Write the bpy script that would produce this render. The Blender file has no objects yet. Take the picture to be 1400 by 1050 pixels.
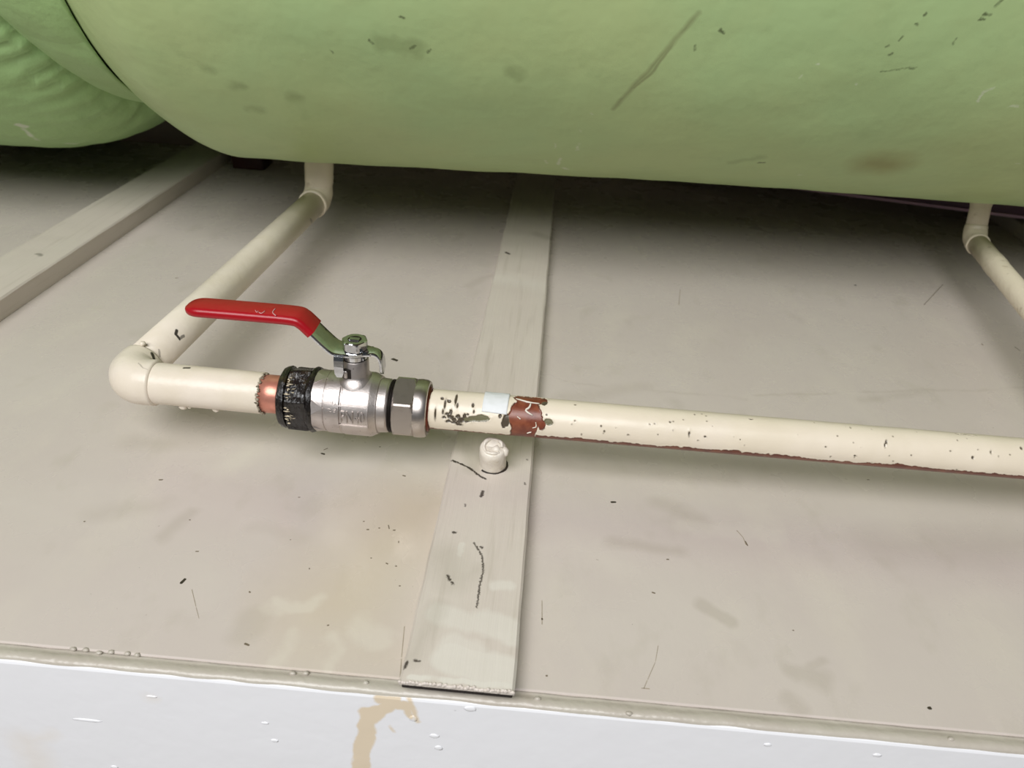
import bpy, bmesh, math, random
import numpy as np
from mathutils import Vector, Matrix, noise

random.seed(7)
S = bpy.context.scene
COL = S.collection
PI = math.pi

# ------------------------------------------------------------------ camera
F_PX, CX, CY, CAM_H = 1050.0, 700.0, 525.0, 0.29
_d = np.array([88.0, -635.0, F_PX]); _d /= np.linalg.norm(_d)
_x = np.array([1.0, 0.0835, -(_d[0] + 0.0835 * _d[1]) / _d[2]]); _x /= np.linalg.norm(_x)
_u = np.cross(_d, _x)
if _u[1] > 0: _u = -_u
cam_data = bpy.data.cameras.new('camera')
cam = bpy.data.objects.new('camera', cam_data); COL.objects.link(cam); S.camera = cam
cam_data.sensor_width = 36; cam_data.lens = 36 * F_PX / 1400
cam_data.clip_start = 0.02; cam_data.clip_end = 20
M = Matrix(((_x[0], -_x[1], -_x[2], 0), (_d[0], -_d[1], -_d[2], 0), (_u[0], -_u[1], -_u[2], CAM_H), (0, 0, 0, 1)))
cam.matrix_world = M
cam_data.dof.use_dof = True
cam_data.dof.focus_distance = 0.43
cam_data.dof.aperture_fstop = 14

# ------------------------------------------------------------------ light
S.view_settings.view_transform = 'Standard'; S.view_settings.look = 'None'
S.view_settings.exposure = 0.0; S.view_settings.gamma = 1; S.view_settings.use_curve_mapping = False
W = bpy.data.worlds.new('world'); S.world = W; W.use_nodes = True
W.node_tree.nodes['Background'].inputs[0].default_value = (0.86, 0.93, 1.0, 1)
W.node_tree.nodes['Background'].inputs[1].default_value = 0.09

def area(name, loc, target, sx, sy, power, color):
    l = bpy.data.lights.new(name, 'AREA'); l.shape = 'RECTANGLE'; l.size = sx; l.size_y = sy
    l.energy = power; l.color = color
    o = bpy.data.objects.new(name, l); COL.objects.link(o); o.location = loc
    o.rotation_euler = (Vector(target) - Vector(loc)).to_track_quat('-Z', 'Y').to_euler()
    return o
area('window_daylight', (-0.45, -1.02, 1.60), (0, 0.35, 0.05), 1.7, 1.2, 56.5, (0.985, 0.988, 1.0))

# ------------------------------------------------------------------ helpers
def ray(p):
    r = np.array([p[0] - CX, p[1] - CY, F_PX]); return np.array([r @ _x, r @ _d, r @ _u])
def at_z(px, py, z):            # measured point on a horizontal plane
    r = ray((px, py)); t = (z - CAM_H) / r[2]; return Vector((r[0] * t, r[1] * t, z))
def at_y(px, py, y):
    r = ray((px, py)); t = y / r[1]; return Vector((r[0] * t, y, CAM_H + r[2] * t))

def srgb(c):
    return tuple(((v / 255) / 12.92 if v / 255 <= .04045 else ((v / 255 + .055) / 1.055) ** 2.4) for v in c) + (1,)

def tag(o, label=None, cat=None, group=None, kind=None):
    if label: o['label'] = label
    if cat: o['category'] = cat
    if group: o['group'] = group
    if kind: o['kind'] = kind
    return o
def thing(name, loc, label, cat, group=None):
    o = bpy.data.objects.new(name, None); COL.objects.link(o); o.location = loc
    o.empty_display_size = .02
    return tag(o, label, cat, group)
def link(name, verts, faces, mat, parent=None, smooth=True, origin=None, label=None, attrs=None, sharp=None):
    """verts in world coordinates; stored relative to the origin / the parent's location"""
    org = Vector(parent_origin(parent)) if parent else Vector(origin or (0, 0, 0))
    me = bpy.data.meshes.new(name)
    me.from_pydata([tuple(Vector(v) - org) for v in verts], [], faces)
    me.update()
    bm = bmesh.new(); bm.from_mesh(me); bmesh.ops.recalc_face_normals(bm, faces=bm.faces)
    bm.to_mesh(me); bm.free()
    if smooth: me.polygons.foreach_set('use_smooth', [True] * len(me.polygons))
    if smooth and sharp: me.set_sharp_from_angle(angle=math.radians(sharp))
    if attrs:
        for k, v in attrs.items():
            a = me.attributes.new(k, 'FLOAT', 'POINT'); a.data.foreach_set('value', list(v))
    me.materials.append(mat)
    o = bpy.data.objects.new(name, me); COL.objects.link(o)
    if parent: o.parent = parent
    else: o.location = org
    if label: o['label'] = label
    return o
def parent_origin(p):
    v = Vector((0, 0, 0))
    while p: v += p.location; p = p.parent
    return v

def box(x0, x1, y0, y1, z0, z1, bev=0, seg=2):
    bm = bmesh.new(); bmesh.ops.create_cube(bm, size=1)
    for v in bm.verts:
        v.co = Vector((x0 + (v.co.x + .5) * (x1 - x0), y0 + (v.co.y + .5) * (y1 - y0), z0 + (v.co.z + .5) * (z1 - z0)))
    if bev: bmesh.ops.bevel(bm, geom=bm.edges[:], offset=bev, segments=seg, affect='EDGES', profile=.5)
    return bm_out(bm)
def bm_out(bm):
    bm.verts.index_update()
    r = ([v.co.copy() for v in bm.verts], [[v.index for v in f.verts] for f in bm.faces]); bm.free(); return r
def merge(*ms):
    V, Fc = [], []
    for v, f in ms:
        n = len(V); V += list(v); Fc += [[i + n for i in q] for q in f]
    return V, Fc
def frame(t):
    t = t.normalized(); a = Vector((0, 0, 1)) if abs(t.z) < .9 else Vector((0, 1, 0))
    s = t.cross(a).normalized(); return s, s.cross(t).normalized()
def sweep(pts, rads, seg=48, caps=True, disp=None, up0=None):
    """tube along pts; disp(i, j, p, n) -> extra radius. parallel transport frame"""
    pts = [Vector(p) for p in pts]; n = len(pts); V, Fc = [], []
    T = [(pts[min(i + 1, n - 1)] - pts[max(i - 1, 0)]).normalized() for i in range(n)]
    s, u = frame(T[0])
    for i in range(n):
        if i:
            q = T[i - 1].rotation_difference(T[i]); s = q @ s; u = q @ u
        for j in range(seg):
            a = 2 * PI * j / seg; d = s * math.cos(a) + u * math.sin(a)
            r = rads[i] + (disp(i, j, pts[i] + d * rads[i], d) if disp else 0)
            V.append(pts[i] + d * r)
    for i in range(n - 1):
        for j in range(seg):
            k = (j + 1) % seg; Fc.append([i * seg + j, i * seg + k, (i + 1) * seg + k, (i + 1) * seg + j])
    if caps: Fc.append(list(range(seg))[::-1]); Fc.append([(n - 1) * seg + j for j in range(seg)])
    return V, Fc
def lathe_x(prof, cy, cz, seg=64, hexes=(), closed_ring=False):
    """profile [(x, r)] turned about the x axis; caps ends"""
    pts = [Vector((x, cy, cz)) for x, r in prof]; V, Fc = [], []
    n = len(prof)
    for x, r in prof:
        for j in range(seg):
            a = 2 * PI * j / seg; V.append(Vector((x, cy + r * math.cos(a), cz + r * math.sin(a))))
    for i in range(n - 1 if not closed_ring else n):
        for j in range(seg):
            k = (j + 1) % seg; m = (i + 1) % n
            Fc.append([i * seg + j, i * seg + k, m * seg + k, m * seg + j])
    if not closed_ring: Fc.append(list(range(seg))); Fc.append([(n - 1) * seg + j for j in range(seg)])
    return V, Fc
def hex_x(x0, x1, flat, cy, cz, rot, cham=.0012, seg=96, steep=1.45):
    """hexagonal nut about x with chamfered corners: radius = min(hex, chamfer cone)"""
    corner = flat / math.cos(PI / 6); rr = flat * 1.005
    xs = [x0, x0 + .0004, x0 + .0009, x0 + .0016, x0 + .0024, x1 - .0024, x1 - .0016, x1 - .0009, x1 - .0004, x1]
    V, Fc = [], []
    for x in xs:
        lim = rr + steep * min(x - x0, x1 - x)
        if x in (x0, x1): lim = rr - .0004
        for j in range(seg):
            a = 2 * PI * j / seg; b = ((a - rot) % (PI / 3)) - PI / 6
            r = min(flat / math.cos(b), lim, corner - .0002)
            V.append(Vector((x, cy + r * math.cos(a), cz + r * math.sin(a))))
    n = len(xs)
    for i in range(n - 1):
        for j in range(seg):
            k = (j + 1) % seg; Fc.append([i * seg + j, i * seg + k, (i + 1) * seg + k, (i + 1) * seg + j])
    Fc.append(list(range(seg))); Fc.append([(n - 1) * seg + j for j in range(seg)])
    return V, Fc
def blob(c, rad, amp=.1, seg=10, rings=7, sd=0):
    V, Fc = [], []
    bm = bmesh.new(); bmesh.ops.create_icosphere(bm, subdivisions=2, radius=1)
    for v in bm.verts:
        k = 1 + amp * noise.noise(v.co * 1.7 + Vector((sd, sd * .3, 1.1)))
        v.co = Vector((c[0] + v.co.x * rad[0] * k, c[1] + v.co.y * rad[1] * k, c[2] + v.co.z * rad[2] * k))
    return bm_out(bm)

# ------------------------------------------------------------------ materials
def group_mark():
    g = bpy.data.node_groups.new('capsule_mark', 'ShaderNodeTree')
    for n, t in (('P', 'NodeSocketVector'), ('A', 'NodeSocketVector'), ('B', 'NodeSocketVector'), ('R', 'NodeSocketFloat'), ('S', 'NodeSocketFloat'), ('K', 'NodeSocketFloat'), ('Prev', 'NodeSocketFloat')):
        g.interface.new_socket(n, in_out='INPUT', socket_type=t)
    g.interface.new_socket('Mask', in_out='OUTPUT', socket_type='NodeSocketFloat')
    N, L = g.nodes, g.links
    i = N.new('NodeGroupInput'); o = N.new('NodeGroupOutput')
    def vm(op, a, b=None):
        n = N.new('ShaderNodeVectorMath'); n.operation = op; L.new(a, n.inputs[0])
        if b is not None: L.new(b, n.inputs[1])
        return n
    pa = vm('SUBTRACT', i.outputs['P'], i.outputs['A']); ba = vm('SUBTRACT', i.outputs['B'], i.outputs['A'])
    d1 = vm('DOT_PRODUCT', pa.outputs[0], ba.outputs[0]); d2 = vm('DOT_PRODUCT', ba.outputs[0], ba.outputs[0])
    dv = N.new('ShaderNodeMath'); dv.operation = 'DIVIDE'; dv.use_clamp = True
    L.new(d1.outputs['Value'], dv.inputs[0]); L.new(d2.outputs['Value'], dv.inputs[1])
    sc = N.new('ShaderNodeVectorMath'); sc.operation = 'SCALE'; L.new(ba.outputs[0], sc.inputs[0]); L.new(dv.outputs[0], sc.inputs['Scale'])
    df = vm('DISTANCE', pa.outputs[0], sc.outputs[0])
    s1 = N.new('ShaderNodeMath'); s1.operation = 'SUBTRACT'; L.new(i.outputs['R'], s1.inputs[0]); L.new(df.outputs['Value'], s1.inputs[1])
    s2 = N.new('ShaderNodeMath'); s2.operation = 'DIVIDE'; L.new(s1.outputs[0], s2.inputs[0]); L.new(i.outputs['S'], s2.inputs[1])
    s3 = N.new('ShaderNodeMath'); s3.operation = 'ADD'; s3.use_clamp = True; L.new(s2.outputs[0], s3.inputs[0]); s3.inputs[1].default_value = .5
    s4 = N.new('ShaderNodeMath'); s4.operation = 'MULTIPLY'; L.new(s3.outputs[0], s4.inputs[0]); L.new(i.outputs['K'], s4.inputs[1])
    s5 = N.new('ShaderNodeMath'); s5.operation = 'MAXIMUM'; L.new(s4.outputs[0], s5.inputs[0]); L.new(i.outputs['Prev'], s5.inputs[1])
    L.new(s5.outputs[0], o.inputs[0])
    return g
MARK = group_mark()

class Mat:
    def __init__(self, name, color, rough=.5, metal=0, spec=.5, coat=0):
        m = self.m = bpy.data.materials.new(name); m.use_nodes = True
        self.N, self.L = m.node_tree.nodes, m.node_tree.links
        self.b = self.N['Principled BSDF']
        self.b.inputs['Roughness'].default_value = rough; self.b.inputs['Metallic'].default_value = metal
        self.b.inputs['Specular IOR Level'].default_value = spec
        self.b.inputs['Coat Weight'].default_value = coat
        c = self.N.new('ShaderNodeRGB'); c.outputs[0].default_value = srgb(color); self.col = c.outputs[0]
        self.rough = rough
        self.tc = self.N.new('ShaderNodeTexCoord').outputs['Object']; self.bumps = None
        self.fin = False
    def map(self, scale=(1, 1, 1), warp=0, wscale=200):
        n = self.N.new('ShaderNodeMapping'); n.inputs['Scale'].default_value = scale
        self.L.new(self.tc, n.inputs[0]); out = n.outputs[0]
        return out
    def warp(self, amt, scale):
        t = self.N.new('ShaderNodeTexNoise'); t.inputs['Scale'].default_value = scale; t.inputs['Detail'].default_value = 3
        self.L.new(self.tc, t.inputs['Vector'])
        s = self.N.new('ShaderNodeVectorMath'); s.operation = 'SUBTRACT'; self.L.new(t.outputs['Color'], s.inputs[0]); s.inputs[1].default_value = (.5, .5, .5)
        k = self.N.new('ShaderNodeVectorMath'); k.operation = 'SCALE'; k.inputs['Scale'].default_value = amt; self.L.new(s.outputs[0], k.inputs[0])
        a = self.N.new('ShaderNodeVectorMath'); a.operation = 'ADD'; self.L.new(self.tc, a.inputs[0]); self.L.new(k.outputs[0], a.inputs[1])
        return a.outputs[0]
    def noise(self, scale, vscale=(1, 1, 1), detail=4, lo=.4, hi=.6, amt=1, rough=.55, dist=0):
        t = self.N.new('ShaderNodeTexNoise'); t.inputs['Scale'].default_value = scale; t.inputs['Detail'].default_value = detail
        t.inputs['Roughness'].default_value = rough; t.inputs['Distortion'].default_value = dist
        self.L.new(self.map(vscale), t.inputs['Vector'])
        r = self.N.new('ShaderNodeMapRange'); r.inputs[1].default_value = lo; r.inputs[2].default_value = hi
        r.inputs[3].default_value = 0; r.inputs[4].default_value = amt; self.L.new(t.outputs['Fac'], r.inputs[0])
        return r.outputs[0]
    def mix(self, fac, color):
        n = self.N.new('ShaderNodeMix'); n.data_type = 'RGBA'
        self.L.new(fac, n.inputs[0]); self.L.new(self.col, n.inputs[6]); n.inputs[7].default_value = srgb(color); self.col = n.outputs[2]
        return self
    def math(self, op, a, b):
        n = self.N.new('ShaderNodeMath'); n.operation = op; n.use_clamp = True
        for i, v in enumerate((a, b)):
            if isinstance(v, (int, float)): n.inputs[i].default_value = v
            else: self.L.new(v, n.inputs[i])
        return n.outputs[0]
    def marks(self, lst, origin=(0, 0, 0), warp=(.0015, 300)):
        """lst of (A, B, radius, softness, strength) -> combined mask"""
        P = self.warp(*warp) if warp else self.tc; prev = None
        for A, B, r, s, k in lst:
            g = self.N.new('ShaderNodeGroup'); g.node_tree = MARK
            A = Vector(A) - Vector(origin); B = Vector(B) - Vector(origin)
            if (A - B).length < 1e-6: B = A + Vector((1e-5, 0, 0))
            self.L.new(P, g.inputs['P']); g.inputs['A'].default_value = A; g.inputs['B'].default_value = B
            g.inputs['R'].default_value = r; g.inputs['S'].default_value = s; g.inputs['K'].default_value = k
            if prev: self.L.new(prev, g.inputs['Prev'])
            prev = g.outputs[0]
        return prev
    def attr(self, name):
        n = self.N.new('ShaderNodeAttribute'); n.attribute_name = name; return n.outputs['Fac']
    def bump(self, h, dist=.001, strength=1):
        n = self.N.new('ShaderNodeBump'); n.inputs['Distance'].default_value = dist; n.inputs['Strength'].default_value = strength
        self.L.new(h, n.inputs['Height'])
        if self.bumps: self.L.new(self.bumps, n.inputs['Normal'])
        self.bumps = n.outputs[0]; return self
    def roughmap(self, fac, lo, hi):
        r = self.N.new('ShaderNodeMapRange'); r.inputs[3].default_value = lo; r.inputs[4].default_value = hi
        self.L.new(fac, r.inputs[0]); self.L.new(r.outputs[0], self.b.inputs['Roughness']); return self
    def metalmap(self, fac):
        self.L.new(fac, self.b.inputs['Metallic']); return self
    def done(self):
        self.L.new(self.col, self.b.inputs['Base Color'])
        if self.bumps: self.L.new(self.bumps, self.b.inputs['Normal'])
        return self.m

def on_shelf(lst, z=0):
    out = []
    for m in lst:
        a = at_z(m[0][0], m[0][1], z); b = at_z(m[1][0], m[1][1], z); out.append((a, b) + tuple(m[2:]))
    return out
def spots(pts, r, s, k, z=0):
    return on_shelf([((x, y), (x + dx, y + dy), r * q, s, k) for x, y, dx, dy, q in pts], z)
def chain(pts, r, s, k, z=0):
    return on_shelf([(pts[i], pts[i + 1], r, s, k) for i in range(len(pts) - 1)], z)

SHELF_COL = (207, 197, 188)
SH = (0, .62, 0)
# --- shelf paint
m = Mat('shelf_gloss_paint', SHELF_COL, .3, spec=.6)
m.mix(m.noise(9, detail=3, lo=.35, hi=.7, amt=.55), (200, 188, 180))
m.mix(m.noise(24, (1, .45, 1), detail=5, lo=.52, hi=.72, amt=.22), (222, 214, 196))
m.mix(m.noise(38, (1, .6, 1), detail=5, lo=.58, hi=.72, amt=.22), (176, 168, 150))
smudge = [(a_, b_, r_, s_, k_ * .62) for a_, b_, r_, s_, k_ in on_shelf([
    ((905, 628 + 60), (955, 712), .006, .008, .35), ((840, 742), (930, 752), .004, .006, .4), ((960, 825), (1000, 850), .004, .003, .45),
    ((1080, 915), (1125, 930), .005, .005, .4), ((1075, 955), (1090, 965), .005, .004, .35), ((1090, 925), (1120, 905), .003, .003, .35),
    ((220, 690), (130, 700), .006, .01, .25), ((225, 735), (260, 700), .004, .005, .35), ((330, 870), (345, 850), .007, .006, .35),
    ((290, 600), (180, 605), .008, .012, .3), ((350, 720), (410, 735), .005, .006, .2), ((1200, 745), (1400, 745), .012, .02, .3),
    ((770, 545), (880, 528), .006, .008, .25), ((1265, 535), (1180, 548), .003, .006, .3), ((640, 390), (680, 375), .004, .005, .3),
    ((500, 745), (590, 690), .012, .02, .22), ((620, 330), (630, 320), .003, .005, .3), ((420, 560 + 60), (470, 618), .006, .008, .25),
    ((1030, 540), (1400, 530), .0015, .002, .3), ((770, 523), (1020, 545), .0015, .002, .25), ((760, 640), (1000, 655), .004, .008, .3)])]
m.mix(m.marks(smudge, SH, warp=(.012, 40)), (158, 148, 130))
warm = on_shelf([((470, 820), (560, 700), .03, .05, .5), ((420, 880), (520, 900), .02, .04, .3)])
m.mix(m.marks(warm, SH, warp=(.02, 25)), (204, 188, 158))
light = on_shelf([((380, 830), (430, 822), .004, .003, .5), ((500, 860), (515, 870), .006, .004, .4), ((455, 880), (450, 915), .004, .003, .4),
                  ((395, 875), (370, 920), .003, .003, .35), ((300, 640), (340, 620), .006, .008, .3), ((930, 720), (1060, 735), .005, .004, .25),
                  ((780, 740), (840, 770), .008, .01, .25)])
m.mix(m.marks([(a_, b_, r_ * 1.2, s_ * 1.4, k_ * .7) for a_, b_, r_, s_, k_ in light], SH, warp=(.022, 60)), (226, 220, 204))
drips = on_shelf([((0, 884), (70, 886), .0012, .0015, .5)])
dark = spots([(836, 686.5, 5, 0, 1.2), (537, 491, 5, 2, 2.2), (1169, 390, 1, 0, 1.6), (892, 810, 3, 1, .9), (741, 846, 0, 1, .9), (1019, 740, 3, 6, .7), (1186, 656, 2, 0, .8),
              (497, 713, 1, 0, .7), (502, 724, 2, 0, .8), (518, 722, 1, 0, .7), (531, 718, 1, 5, .6), (538, 725, 2, 0, .9), (545, 740, 0, 2, .6), (507, 763, 1, 0, .6), (528, 770, 2, 1, .8), (541, 774, 1, 0, .8), (551, 650, 3, 1, 1),
              (546, 801, 1, 0, .7), (448, 855, 1, 0, .8), (423, 777, 0, 1, .6), (440, 620, 3, 1, 1.2), (443, 615, 5, -2, .7), (519, 611, 1, 0, .8), (503, 597, 0, 0, .8), (335, 880, 5, 2, 1.1), (248, 797, 5, -5, 1.3), (218, 656, 4, 0, 1),
              (115, 713, 1, 0, .8), (259, 711, 1, 0, .7), (341, 809, 1, 1, .8), (268, 754, 3, 0, .8), (1084, 862, 1, 0, .6), (747, 924, 1, 0, .8), (1270, 968, 2, 0, 1.2), (912, 765, 2, 0, .9), (408, 680, 2, 0, .6), (397, 738, 0, 0, .6),
              (1395, 480, -8, -6, .7), (1342, 470, 2, 2, .8), (240, 380, 3, 0, 1)], .0011, .0008, .75)
dark += chain([(900, 882), (896, 905), (885, 930), (880, 942)], .00035, .0003, .8) + chain([(877, 941), (888, 942)], .0006, .0004, .7)
dark += chain([(1007, 725), (1016, 735), (1020, 745)], .0005, .0006, .5) + chain([(262, 805), (268, 830), (272, 846)], .0003, .0005, .5)
dark += chain([(1290, 388), (1262, 418)], .0008, .001, .4) + chain([(930, 395), (928, 418)], .0006, .001, .35)
dark += chain([(553, 855), (549, 900), (547, 927)], .0005, .0005, .7) + chain([(741, 820), (741, 855)], .0005, .0007, .4)
dark += chain([(251, 247 + 8), (300, 222)], .0002, .0005, .2)
sp = m.math('MULTIPLY', m.noise(420, detail=2, lo=.74, hi=.78, amt=.7), m.noise(12, detail=2, lo=.5, hi=.6))
m.mix(sp, (110, 98, 80))
m.bump(m.noise(22, detail=2, lo=0, hi=1), .001, .3).bump(m.noise(220, (1, .5, 1), detail=2, lo=0, hi=1), .0002, .4)
m.roughmap(m.noise(18, detail=4, lo=.3, hi=.7), .2, .36)
M_SHELF = m.done()

# --- batten paints (brushed, lighter, woody relief)
def batten_mat(name, marks_dark=None, light=None, base=(209, 198, 187), z=.01, org=(0, 0, 0)):
    m = Mat(name, base, .4)
    m.mix(m.noise(14, (1, .35, 1), detail=4, lo=.4, hi=.65, amt=.4), (214, 208, 194))
    m.mix(m.noise(260, (1, .05, 1), detail=3, lo=.56, hi=.72, amt=.3), (172, 162, 146))
    if light:
        m.mix(m.marks(light, org, warp=(.006, 90)), (224, 219, 208))
    if marks_dark:
        for lst, c, w in marks_dark: m.mix(m.marks(lst, org, warp=w), c)
    m.bump(m.noise(330, (1, .04, 1), detail=3, lo=0, hi=1), .0005, .55).bump(m.noise(40, detail=3, lo=0, hi=1), .0008, .4)
    return m.done()
Z = .010
bd = chain([(614, 628), (628, 633), (642, 640), (655, 650), (664, 655)], .0007, .0006, .95, Z)
bd += chain([(609, 652), (604, 672), (599, 692)], .0006, .0005, .9, Z) + chain([(655, 455), (640, 510)], .0004, .0004, .7, Z)
bd += chain([(592, 722), (585, 748), (578, 778), (572, 800)], .0006, .0006, .9, Z)
bd += chain([(648, 742), (659, 760), (661, 780), (656, 800), (652, 830)], .0005, .0005, .85, Z)
bd += spots([(620, 728, 2, 0, 1), (612, 787, 3, 6, .8), (618, 797, 1, 1, .8), (658, 748, 1, 1, .8), (553, 913, 3, -8, .8), (567, 903, 6, 1, .7), (692, 345, 4, 2, 1.6), (660, 672, -2, 7, 1)], .0010, .0007, .9, Z)
bd += spots([(721, 628, 0, 1, .8), (717, 660, 1, 2, .7), (636, 690, 0, 3, .6)], .0008, .0006, .7, Z)
bg = on_shelf([((640, 610), (650, 640), .005, .006, .5), ((632, 610), (628, 600), .006, .008, .4), ((608, 760), (620, 790), .008, .012, .35), ((560, 900), (600, 830), .004, .008, .35), ((640, 790), (650, 780), .004, .008, .3), ((735, 320), (748, 325), .006, .006, .4)], Z)
bl = on_shelf([((620, 900), (690, 920), .009, .003, .7), ((600, 840), (640, 850), .006, .003, .55), ((660, 850), (700, 865), .007, .003, .6), ((650, 890), (620, 880), .006, .003, .5), ((675, 800), (695, 800), .003, .002, .6),
               ((632, 745), (628, 758), .0018, .001, .6), ((560, 925), (700, 938), .0016, .001, .9), ((680, 380), (735, 390), .01, .02, .3)], Z)
M_BATTEN_C = batten_mat('centre_batten_paint', [(bg, (172, 164, 148), (.008, 70)), (bd, (46, 34, 28), (.0022, 700))], bl)
blk = on_shelf([((251, 247), (275, 233), .0022, .0016, .9), ((275, 233), (318, 213), .003, .002, .95), ((52, 348), (56, 350), .002, .002, .5)], .016)
M_BATTEN_L = batten_mat('side_batten_paint', [(blk, (26, 20, 14), (.003, 200))])

# --- white fascia
m = Mat('white_gloss_paint', (244, 244, 246), .3)
stain = []
def fas(px, py): return at_y(px, py, .2112)
for a, b, r in (((540, 955), (505, 985), .0035), ((520, 955), (560, 965), .003), ((505, 975), (492, 1050), .0042), ((492, 1050), (486, 1200), .004), ((555, 960), (563, 978), .0018), ((536, 992), (538, 998), .001), ((500, 972), (530, 966), .003), ((560, 950), (572, 985), .0012)):
    stain.append((fas(*a), fas(*b), r, .0012, .75))
m.mix(m.marks(stain, SH, warp=(.005, 120)), (226, 202, 160))
faint = [(fas(40, 1010), fas(60, 1050), .008, .012, .3), (fas(70, 1000), fas(30, 1020), .004, .008, .3), (fas(205, 950), fas(215, 952), .003, .004, .25)]
m.mix(m.marks(faint, SH, warp=(.008, 90)), (236, 222, 200))
dd = [(fas(622, 970), fas(623, 970), .0005, .0004, .8)]
m.mix(m.marks(dd, SH, warp=None), (120, 110, 100))
m.bump(m.noise(45, detail=3, lo=0, hi=1), .0008, .5)
M_WHITE = m.done()
m = Mat('edge_bead_paint', (186, 178, 165), .3)
m.mix(m.noise(50, (.5, 1, 1), detail=4, lo=.45, hi=.6, amt=.6), (192, 186, 172))
pk = [(at_y(548, 952, .215), at_y(720, 966, .215), .004, .004, .7)]
m.mix(m.marks(pk, SH, warp=(.004, 100)), (160, 138, 128))
m.bump(m.noise(90, detail=3, lo=0, hi=1), .0015, .7)
M_BEAD = m.done()

m = Mat('wall_paint', (150, 134, 122), .6); m.mix(m.noise(14, detail=4, amt=.4), (138, 126, 114)); m.bump(m.noise(60, lo=0, hi=1), .001, .4); M_WALL = m.done()
m = Mat('bounce_floor_paint', (190, 182, 172), .6); m.mix(m.noise(8, amt=.5), (176, 168, 158)); M_BOUNCE_FLOOR = m.done()  # pale tone chosen to bounce light up into the metal
m = Mat('maroon_wood', (62, 24, 18), .5); m.mix(m.noise(60, (1, 1, .2), amt=.5), (44, 18, 14)); M_MAROON = m.done()
m = Mat('purple_board', (92, 58, 78), .5); m.mix(m.noise(30, amt=.5), (72, 44, 62)); M_PURPLE = m.done()
m = Mat('purple_board_edge', (205, 165, 190), .4); m.mix(m.noise(120, (.1, 1, 1), amt=.4), (180, 140, 165)); M_PEDGE = m.done()
m = Mat('dark_block', (48, 36, 26), .7); m.mix(m.noise(50, amt=.5), (32, 24, 18)); M_DARKWOOD = m.done()

# --- green foam
T_ORG = Vector((-.4443, .745, .3274)); T_YAW = .026
T_AX = Vector((math.cos(T_YAW), math.sin(T_YAW), 0))
def tank_r(s):
    L, q, R = .1606, 1.636, .2460
    base = R * (1 - max(0, 1 - s / L) ** q) ** (1 / q) if s > 0 else 0
    ks = [(0, 0), (.16, .0007), (.23, .0009), (.34, -.0014), (.44, -.0025), (.60, -.0038), (.73, -.0034), (.82, -.0026), (.87, -.0018), (1.5, 0)]
    for (a, va), (b, vb) in zip(ks, ks[1:]):
        if a <= s <= b:
            t = (s - a) / (b - a); return base + va + (vb - va) * (t * t * (3 - 2 * t))
    return base
def on_tank(px, py):
    r = Vector(ray((px, py))).normalized(); c = Vector((0, 0, CAM_H)); t = .3
    for _ in range(500):
        p = c + r * t; q = p - T_ORG; s = q.dot(T_AX); d = (q - T_AX * s).length - tank_r(s)
        if d < .0002: break
        t += max(d * .5, .0002)
    return c + r * t
def tchain(pts, r, s, k):
    P = [on_tank(*p) for p in pts]; return [(P[i], P[i + 1], r, s, k) for i in range(len(P) - 1)]
def tspots(pts, r, s, k): return [(on_tank(x, y), on_tank(x + dx, y + dy), r * q, s, k) for x, y, dx, dy, q in pts]
m = Mat('green_foam', (176, 194, 136), .42, spec=.4)
m.mix(m.noise(7, (1, 1, 1), detail=4, lo=.4, hi=.65, amt=.5), (162, 194, 138))
m.mix(m.noise(20, (.5, 1, 1), detail=5, lo=.52, hi=.75, amt=.35), (156, 172, 118))
m.mix(m.noise(45, detail=4, lo=.6, hi=.75, amt=.2), (140, 160, 108))
o_ = T_ORG
m.mix(m.marks(tspots([(1195, 224, 20, 2, 1)], .014, .022, .6), o_, warp=(.01, 60)), (126, 112, 50))
m.mix(m.marks(tchain([(955, 18), (925, 52), (900, 82), (870, 115), (838, 150)], .0014, .003, .55) + tchain([(920, 60), (895, 95), (868, 120)], .0010, .001, .5), o_, warp=(.003, 80)), (104, 98, 62))
m.mix(m.marks(tspots([(985, 42, 4, 3, 1.3), (950, 64, 0, 5, .9), (1252, 34, 1, 0, 1), (1264, 22, 2, -2, 1.2), (1234, 50, -6, 6, .8), (1218, 74, 1, 0, 1.1), (1212, 64, 3, -2, .6), (1345, 20, 9, 0, 1.3), (1362, 8, 7, -7, .9), (1303, 60, 5, -6, .9),
                      (1340, 26, 6, 2, .9), (1036, 222, 10, 0, 1.2), (505, 55, 4, 5, 1), (562, 66, 6, -3, 1), (452, 70, 3, 3, 1), (548, 22, 5, 2, 1), (1205, 98, 50, -5, .6), (585, 72, 3, -4, .8)], .0008, .0014, .8), o_, warp=(.004, 260)), (66, 76, 44))
m.mix(m.marks(tspots([(280, 92, 8, 2, 2), (320, 118, 12, 2, 2.5), (400, 135, 6, 0, 3), (340, 150, 16, 2, 2), (520, 60, 50, 6, 4), (700, 100, 8, 5, 3), (1000, 222, 40, -8, 1.5)], .0016, .006, .4), o_, warp=(.01, 100)), (118, 132, 84))
m.mix(m.marks(tspots([(1337, 138, 6, -10, 1), (1343, 127, 16, -6, .7), (1380, 146, 12, 0, .7), (746, 220, 2, 4, .9), (763, 226, 3, -9, 1.3), (759, 198, 1, 6, .8), (789, 206, 3, -8, 1.1), (808, 156, 1, 1, 1), (793, 178, 0, 4, .6), (770, 230, 6, 2, 1.8),
                      (1117, 88, 1, 0, .8), (1170, 115, 2, -1, .7), (414, 82, 1, 0, .7), (1093, 239, 2, 0, .9), (882, 242, 2, 0, .9), (1096, 102, -4, 5, .5), (1390, 224, 3, 0, .7)], .0009, .0014, .7), o_, warp=(.004, 260)), (208, 214, 190))
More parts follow.
